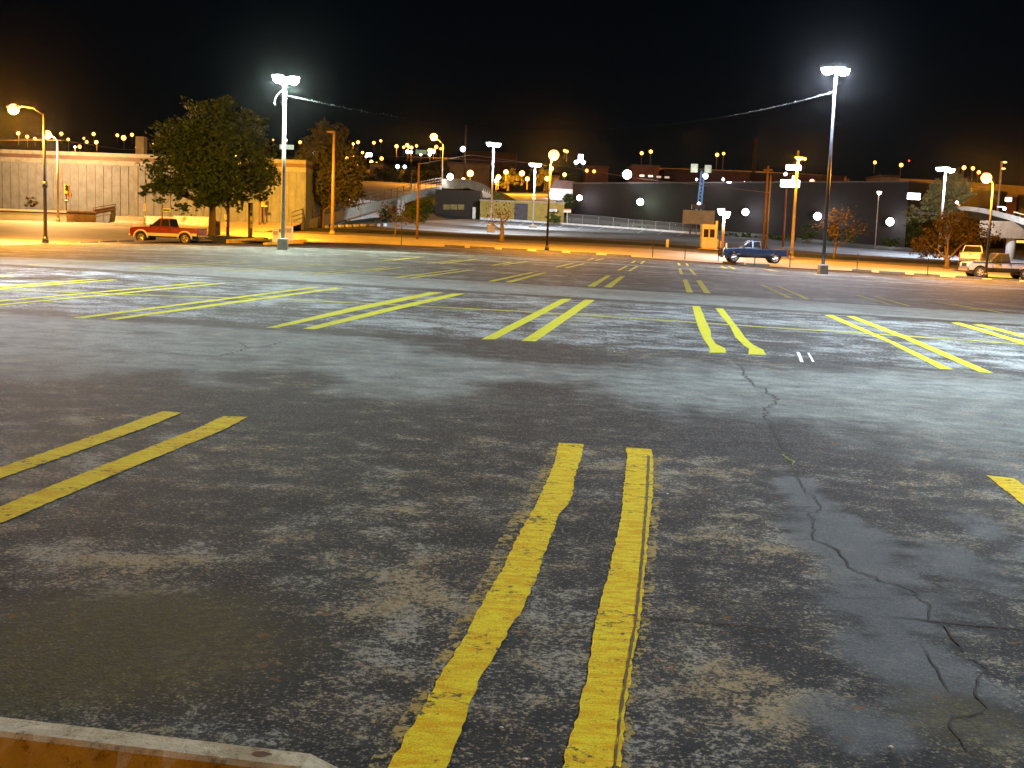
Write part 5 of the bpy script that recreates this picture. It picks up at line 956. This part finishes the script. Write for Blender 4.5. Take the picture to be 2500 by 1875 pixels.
block('brick building with a light parapet behind the warehouse', 1545, 406, 1608, 432, 260, 14, M_FARB); rb = block('long red brick building behind the warehouse roof', 1622, 416, 1830, 450, 280, 14, M_FARB); block('red brick building behind the lit signs', 1835, 425, 2060, 460, 290, 14, M_FARB); block('tan stepped building behind the warehouse right end', 2153, 432, 2192, 474, 230, 10, M_FART); block('pale low rise behind the white lit sign', 1430, 408, 1485, 424, 270, 12, M_FARB)
for i, (px, py) in enumerate([(1567, 429), (1588, 430), (1608, 432), (1628, 433)]):
    p = P(px, py, 225 if i < 9 else 250); r = root('roof_vent_light', 'small lit square window above the warehouse roof, %s of four' % ORDN[i], 'window', p, 0, 'lit windows above the warehouse'); MB().box(p, (.95, .3, .42)).build('window_frame', M_BLACK, r); MB().box((p.x, p.y - .16, p.z), (.85, .06, .34)).build('pane', em('window_peach%d' % (i > 1), (1, .75, .55), .8 if i < 2 else .2), r)
# raised highway
for i, (pts, lb) in enumerate([([(1600, 411, 345), (1850, 420, 340), (2065, 432, 335)], 'elevated highway deck behind the warehouse, left stretch'), ([(2125, 434, 330), (2330, 444, 325), (2520, 458, 320), (2900, 482, 310)], 'elevated highway deck at the right above the brick house')]):
    pp = resamp([P(*p) for p in pts], 12); r = root('highway_deck', lb, 'bridge', pp[0]); mb = MB()
    for p, p2 in zip(pp, pp[1:]): mb.beam(p, p2, 8, 1.4 if i == 0 else 2.2)
    mb.build('deck', concrete('highway_concrete', (.34, .25, .15), .3), r)
    for p in pp[::3]: MB().tube([p + Vector((0, 0, -.5)), p + Vector((0, 0, -25))], .9, 10).build('pillar', M_CONC, r)
    for k, p in enumerate(pp[2::4]): light(r, p + Vector((0, -14, 7)), 1900, SODIUM, None, .5)
# brick house at the right, beyond the bridge
pa, pb = P(2388, 471, 190), P(2480, 520, 190); r = root('brick_house', 'two storey brick house with white windows behind the right bridge', 'house', (pa.x, 190, pb.z)); MB().box(((pa.x + pb.x) / 2, 194, (pa.z + pb.z) / 2 - 2), (pb.x - pa.x, 8, pa.z - pb.z + 4)).build('wall', concrete('house_brick', (.20, .07, .035), .3), r)
MB().prism([(pa.x - .3, pa.z), (P(2425, 470, 190).x + .6, pa.z), (P(2410, 460, 190).x, pa.z + .9)], 189.7, 198.3).build('gable', concrete('gable_stone', (.40, .26, .13), .2), r); MB().box(((P(2430, 470, 190).x + pb.x) / 2, 194, pa.z - .2), (pb.x - P(2430, 470, 190).x, 8.4, .3)).build('cornice', M_FART, r)
for x in (2396, 2408, 2426, 2441):
    p = P(x, 484.5, 189.8); f_ = MB().box((p.x, 189.93, p.z), (.72 if x < 2415 else .45, .1, .78)).build('window', M_WHITE, r)
    for k in (-1, 1): MB().box((p.x + k * .14, 189.87, p.z), (.2, .04, .62)).build('pane', glass('house_glass'), f_)
p = P(2405, 503, 189.8); MB().box((p.x, 189.9, p.z), (1.6, .3, .7)).build('porch', M_PALE, r)
light(r, P(2420, 480, 180), 900, SODIUM)
# right bridge
tp = [(2322, 505, 152), (2345, 503, 150), (2380, 505, 148), (2420, 512, 145), (2465, 523, 141), (2520, 538, 136), (2640, 575, 124), (2760, 612, 114)]; bp_ = [(2322, 513, 152), (2345, 513, 150), (2380, 516, 148), (2420, 525, 145), (2465, 538, 141), (2520, 556, 136), (2640, 596, 124), (2760, 636, 114)]
T_, B_ = resamp([P(*p) for p in tp], 24), resamp([P(*p) for p in bp_], 24); r = root('bridge', 'curved pale concrete overpass at the right edge with a pillar', 'bridge', P(2500, 640, 138)); mb = MB(); bk = Vector((.1, .35, 0))
mb.strip(T_, B_); mb.strip([p + bk for p in T_], T_); mb.strip([p + bk for p in B_], [p + bk for p in T_]); mb.build('parapet', concrete('overpass_concrete', (.30, .29, .25), .3), r); MB().strip(B_, [p + Vector((2, 9, -.4)) for p in B_]).build('deck_underside', mat('deck_dark', (.06, .055, .045), .9), r)
MB().strip([p + Vector((0, .4, -.2)) for p in T_], [p + Vector((3, 10, -.1)) for p in T_]).build('deck', M_WALK, r)
for p in T_[8:23:1]: MB().tube([p + Vector((0, .6, .0)), p + Vector((0, .6, .45))], .06, 5).build('rail_post', M_WOOD, r)
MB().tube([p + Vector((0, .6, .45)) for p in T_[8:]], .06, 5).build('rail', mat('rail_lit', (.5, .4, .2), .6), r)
p = P(2464, 620, 140); zt = P(2464, 548, 140).z; MB().box((p.x + .3, 141, zt - .6), (6.5, 1.6, 1.9)).build('pier_cap', concrete('pier_concrete', (.26, .2, .13), .3), r); MB().tube([(p.x + .5, 141, p.z - 3), (p.x + .5, 141, zt)], .55, 14).build('pillar', concrete('pier_concrete2', (.28, .27, .24), .3), r, smooth=True)
light(r, P(2480, 520, 150) + Vector((2, 6, 5)), 700, SODIUM)
for i, (x, y, lb) in enumerate([(2487, 579, 'upper'), (2492, 590, 'lower')]): litsign('%s orange lit strip of the shop seen under the right overpass' % lb, x, y, 22, 6, 165, em('strip_orange', (1, .55, .12), .8))
# orange lit yard below the yellow tree
mb = MB().add([P(1195, 487, 212), P(1400, 497, 206), P(1400, 468, 250), P(1215, 468, 250)], [[0, 1, 2, 3]]); tag(mb.build('yard', M_STREET), 'small orange lit yard behind the yellow shed', kind='structure')
mb = MB().add([P(1180, 492, 204), P(1265, 492, 204), P(1235, 474, 214), P(1195, 462, 222)], [[0, 1, 2, 3]]); tag(mb.build('grass_bank', M_GRASS), 'dark grass bank sloping down from the bridge end', kind='structure')

# ---------------------------------------------------------------- distant lamps
def far_lamp(px, py, D, rad_px, m, label, group, post=22, lightE=0, color=SODIUM):
    c = P(px, py, D); rad = rad_px * .92 * D / FPX; k = D / FPX; r = root('far_lamp', label, 'lamp', (c.x, c.y, c.z - post * k), 0, group)
    MB().ball(c, rad, 10, 7, (1, 1, 1)).build('lens', m, r, smooth=True)  # oversized ball, the distant lamp's glow put into its shape
    if post: MB().tube([(c.x, c.y + rad * .6, c.z - post * k), (c.x, c.y + rad * .6, c.z)], .09 * D / 300, 5).build('post', mat('far_post', (.12, .09, .05), .8), r)
    if lightE: light(r, c + Vector((0, -rad * 2 - .2, -.3)), lightE, color, None, .3)
    return r
def cluster(items, desc, group, D, m, f, rad=4.6, post=24, jD=40, every=0, lightE=0):
    its = sorted(items, key=lambda t: f(*t[:2])[0]); rr = random.Random(len(desc))
    for i, it in enumerate(its):
        x, y = f(*it[:2]); o = it[2] if len(it) > 2 else None; rp = it[3] if len(it) > 3 else rad * rr.uniform(.8, 1.1)
        far_lamp(x, y, D + rr.uniform(-jD, jD), rp, o or m, '%s, %s' % (desc, ORDN[i] if len(its) > 2 else ('left of the two', 'right of the two')[i]), group, post * rr.uniform(.7, 1.2), lightE if every and i % every == 0 else 0)
z1 = zf(0, 180, .2652); z2 = zf(300, 180, .2773); z3 = zf(680, 260, .217); z4 = zf(1000, 280, .2169); z5 = zf(1340, 320, .1929); z6 = zf(1680, 320, .229); z7 = zf(2080, 340, .229)
cluster([(168, 548), (250, 580), (320, 597), (565, 552), (628, 605), (690, 675, E_BW, 2.6), (733, 672), (772, 595, None, 3), (798, 628), (862, 555), (887, 630), (1080, 567), (1138, 590, E_OR, 6.5), (1215, 562), (1268, 628), (1260, 677)], 'small orange lamp in the distance above the corrugated building', 'distant lamps above the corrugated building', 380, E_OR, z1, every=5, lightE=1600)
cluster([(295, 558, E_ORDIM, 2.6), (390, 549, E_ORDIM, 3.2), (265, 620, E_ORDIM, 2.6), (313, 611, E_ORDIM, 3.4), (1323, 582, E_ORDIM, 3), (1560, 603), (1430, 585, E_PINK, 4.5)], 'small orange lamp beside the edge of the big tree crown', 'distant lamps by the big tree', 380, E_OR, z2)
cluster([(568, 517, None, 3.8), (660, 665, E_ORDIM, 3.5), (770, 587), (835, 560), (817, 698, E_ORDIM, 3), (890, 660, E_ORDIM, 3), (840, 420, E_YEL, 3), (895, 402), (945, 518, None, 3.5), (1045, 622), (1073, 408), (1103, 640, None, 3.5), (1150, 386, None, 3.4), (1160, 585), (985, 562, E_PINK, 3)], 'amber lamp on the slope behind the smaller leafy tree', 'amber lamps behind the smaller tree', 330, E_OR, z3, every=5, lightE=1500)
cluster([(1328, 447), (1408, 458, None, 3.6), (1447, 435), (1463, 455), (1497, 462), (1553, 443, None, 3.6), (1450, 508, E_BW, 4.6), (1492, 513, E_BW, 3.6), (1705, 497, E_OR, 6), (1745, 505, None, 4), (1700, 540, E_PINK, 4), (1600, 540, E_PINK, 3.2), (1775, 455, None, 4.6), (1825, 475, None, 3)], 'bright lamp in the far cluster left of the bridge street lamp', 'far cluster of lamps on the hill', 370, E_OR, z3, every=5, lightE=1600)
cluster([(1340, 675, E_BW, 5), (1420, 678, E_BW, 4)], 'blue white lamp in the dark trees above the bridge ramp', 'blue white lamps in the trees', 240, E_BW, z3, post=10, jD=2)
cluster([(683, 660, E_ORBIG, 8.5), (605, 735, None, 6), (1000, 703, None, 6.5), (1085, 645, None, 6), (975, 745, E_BW, 4.4), (1265, 660, None, 7), (1325, 722, None, 5.5), (1600, 605, None, 5), (1548, 720, None, 6.2), (1745, 675, None, 5)], 'glowing orange street lamp on the slope behind the bridge', 'orange lamps on the slope behind the bridge', 232, E_ORBIG, z4, post=30, jD=6, every=2, lightE=1500)
cluster([(1745, 405, None, 3.6), (1770, 415, None, 4)], 'small paired lamp high right of the big orange light', 'paired skyline lamps', 380, E_OR, z4, jD=2); cluster([(600, 387, E_GW, 6.8)], 'round green white lamp on the thin skyline pole', None, 258, E_GW, z4, post=0, jD=0)
far_lamp(*z4(1400, 905), 205, 4, em('tail_red', (1, .3, .2), 4), 'red light of the signal behind the yellow shed', None, 12); far_lamp(*z4(1400, 940), 205, 4, E_OR, 'orange light under the red one behind the yellow shed', None, 12)
cluster([(345, 395, E_BW, 5), (436, 397, E_BW, 5)], 'violet white lamp at the foot of the upright lit sign', 'lamps below the upright lit sign', 375, E_BW, z5, post=10, jD=2); cluster([(480, 500), (572, 510)], 'orange lamp above the left end of the warehouse', 'orange lamps over the warehouse left end', 250, E_OR, z5, jD=4)
cluster([(1175, 280), (1290, 260), (2130, 300), (2212, 285)], 'orange highway lamp on a tall post over the warehouse', 'highway lamps over the warehouse', 340, E_OR, z5, 4.6, post=36, jD=4)
cluster([(1215, 292, None, 4), (1245, 297, None, 4)], 'small orange lamp beside the tan pole top', 'lamps by the tan pole', 320, E_OR, z6, 4, post=36, jD=3)
cluster([(1320, 540, E_ORBIG, 6.5), (1468, 577, None, 5), (1420, 597, E_WHITE, 4.2), (1038, 458, E_BW, 4.2), (925, 560, E_BW, 4.6), (1720, 605, E_PINK, 3.6), (1780, 615, E_PINK, 3.8), (375, 515, E_BW, 3.2), (90, 515, E_WHITE, 2.8), (600, 545, E_PINK, 2), (668, 548, E_PINK, 2.4), (828, 550, E_PINK, 2)], 'lamp glowing along the warehouse roof line', 'lamps along the warehouse roof line', 225, E_OR, z6, post=8, jD=6)
cluster([(245, 247), (525, 275)], 'orange highway lamp left of the three headed white lamp', 'highway lamps at the right', 330, E_OR, z7, 5, post=34, jD=3); cluster([(1195, 303), (1290, 310), (1352, 352)], 'orange highway lamp right of the three headed white lamp', 'highway lamps at the right', 325, E_OR, z7, 5, post=30, jD=3)
far_lamp(*z7(608, 228), 600, 2.4, E_RED, 'tiny red beacon in the black sky over the highway', None, 10)
cluster([(130, 550, E_PINK, 5), (293, 562, E_PINK, 4), (395, 575, E_PINK, 2.2), (478, 577, E_YEL, 4), (780, 630, E_PINK, 6)], 'pinkish lamp over the right end of the warehouse roof', 'lamps over the warehouse right end', 190, E_PINK, z7, post=8, jD=3)
far_lamp(*z7(1118, 675), 156, 4, E_BW, 'upright white light on the right overpass', None, 10); far_lamp(*z7(1142, 698), 155, 3, E_ORDIM, 'small orange light beside the upright white one on the overpass', None, 4); far_lamp(*z7(1625, 740), 158, 4.2, E_BW, 'white headlamp on the right overpass', None, 6)
p0 = P(2447, 394, 165)
for x, y, lb in [(1630, 245, 'upper round'), (1615, 313, 'lower flat')]: c = P(*z7(x, y), 164); r = root('lamp_arm', lb + ' dim yellow lamp arm on the far right tan pole', 'lamp', c); MB().ball(c, .3, 10, 8, (1, .6, .45)).build('lamp_head', em('lamp_cream', (1, .72, .3), .9), r); MB().tube([(p0.x, 165, c.z), c], .06, 6).build('arm', M_TANM, r)
b_ = P(2208, 475, 185); r = root('utility_pole', 'short tan pole with two dim arms above the warehouse right end', 'utility pole', b_); MB().tube([b_ - Vector((0, 0, 1)), P(2208, 444, 185)], .2, 8).build('pole', M_TANM, r)
for y in (445, 453): c = P(2216, y, 185); MB().ball(c, .32, 10, 8, (1, .6, .45)).build('lamp_head', em('lamp_cream', (1, .72, .3), .9), r)

# thin even haze added to give the lamps soft halos
HZ = bpy.data.materials.new('halo_haze'); HZ.use_nodes = True; hn = HZ.node_tree; hn.nodes.remove(hn.nodes['Principled BSDF'])
pv = hn.nodes.new('ShaderNodeVolumePrincipled'); pv.inputs['Color'].default_value = (.92, .93, .95, 1); pv.inputs['Density'].default_value = .000012; pv.inputs['Anisotropy'].default_value = .975
hn.links.new(pv.outputs[0], hn.nodes['Material Output'].inputs['Volume'])
tag(MB().box((0, 300, 30), (1900, 1300, 80)).build('haze', HZ), 'thin haze added to give the lamps halos', kind='stuff')
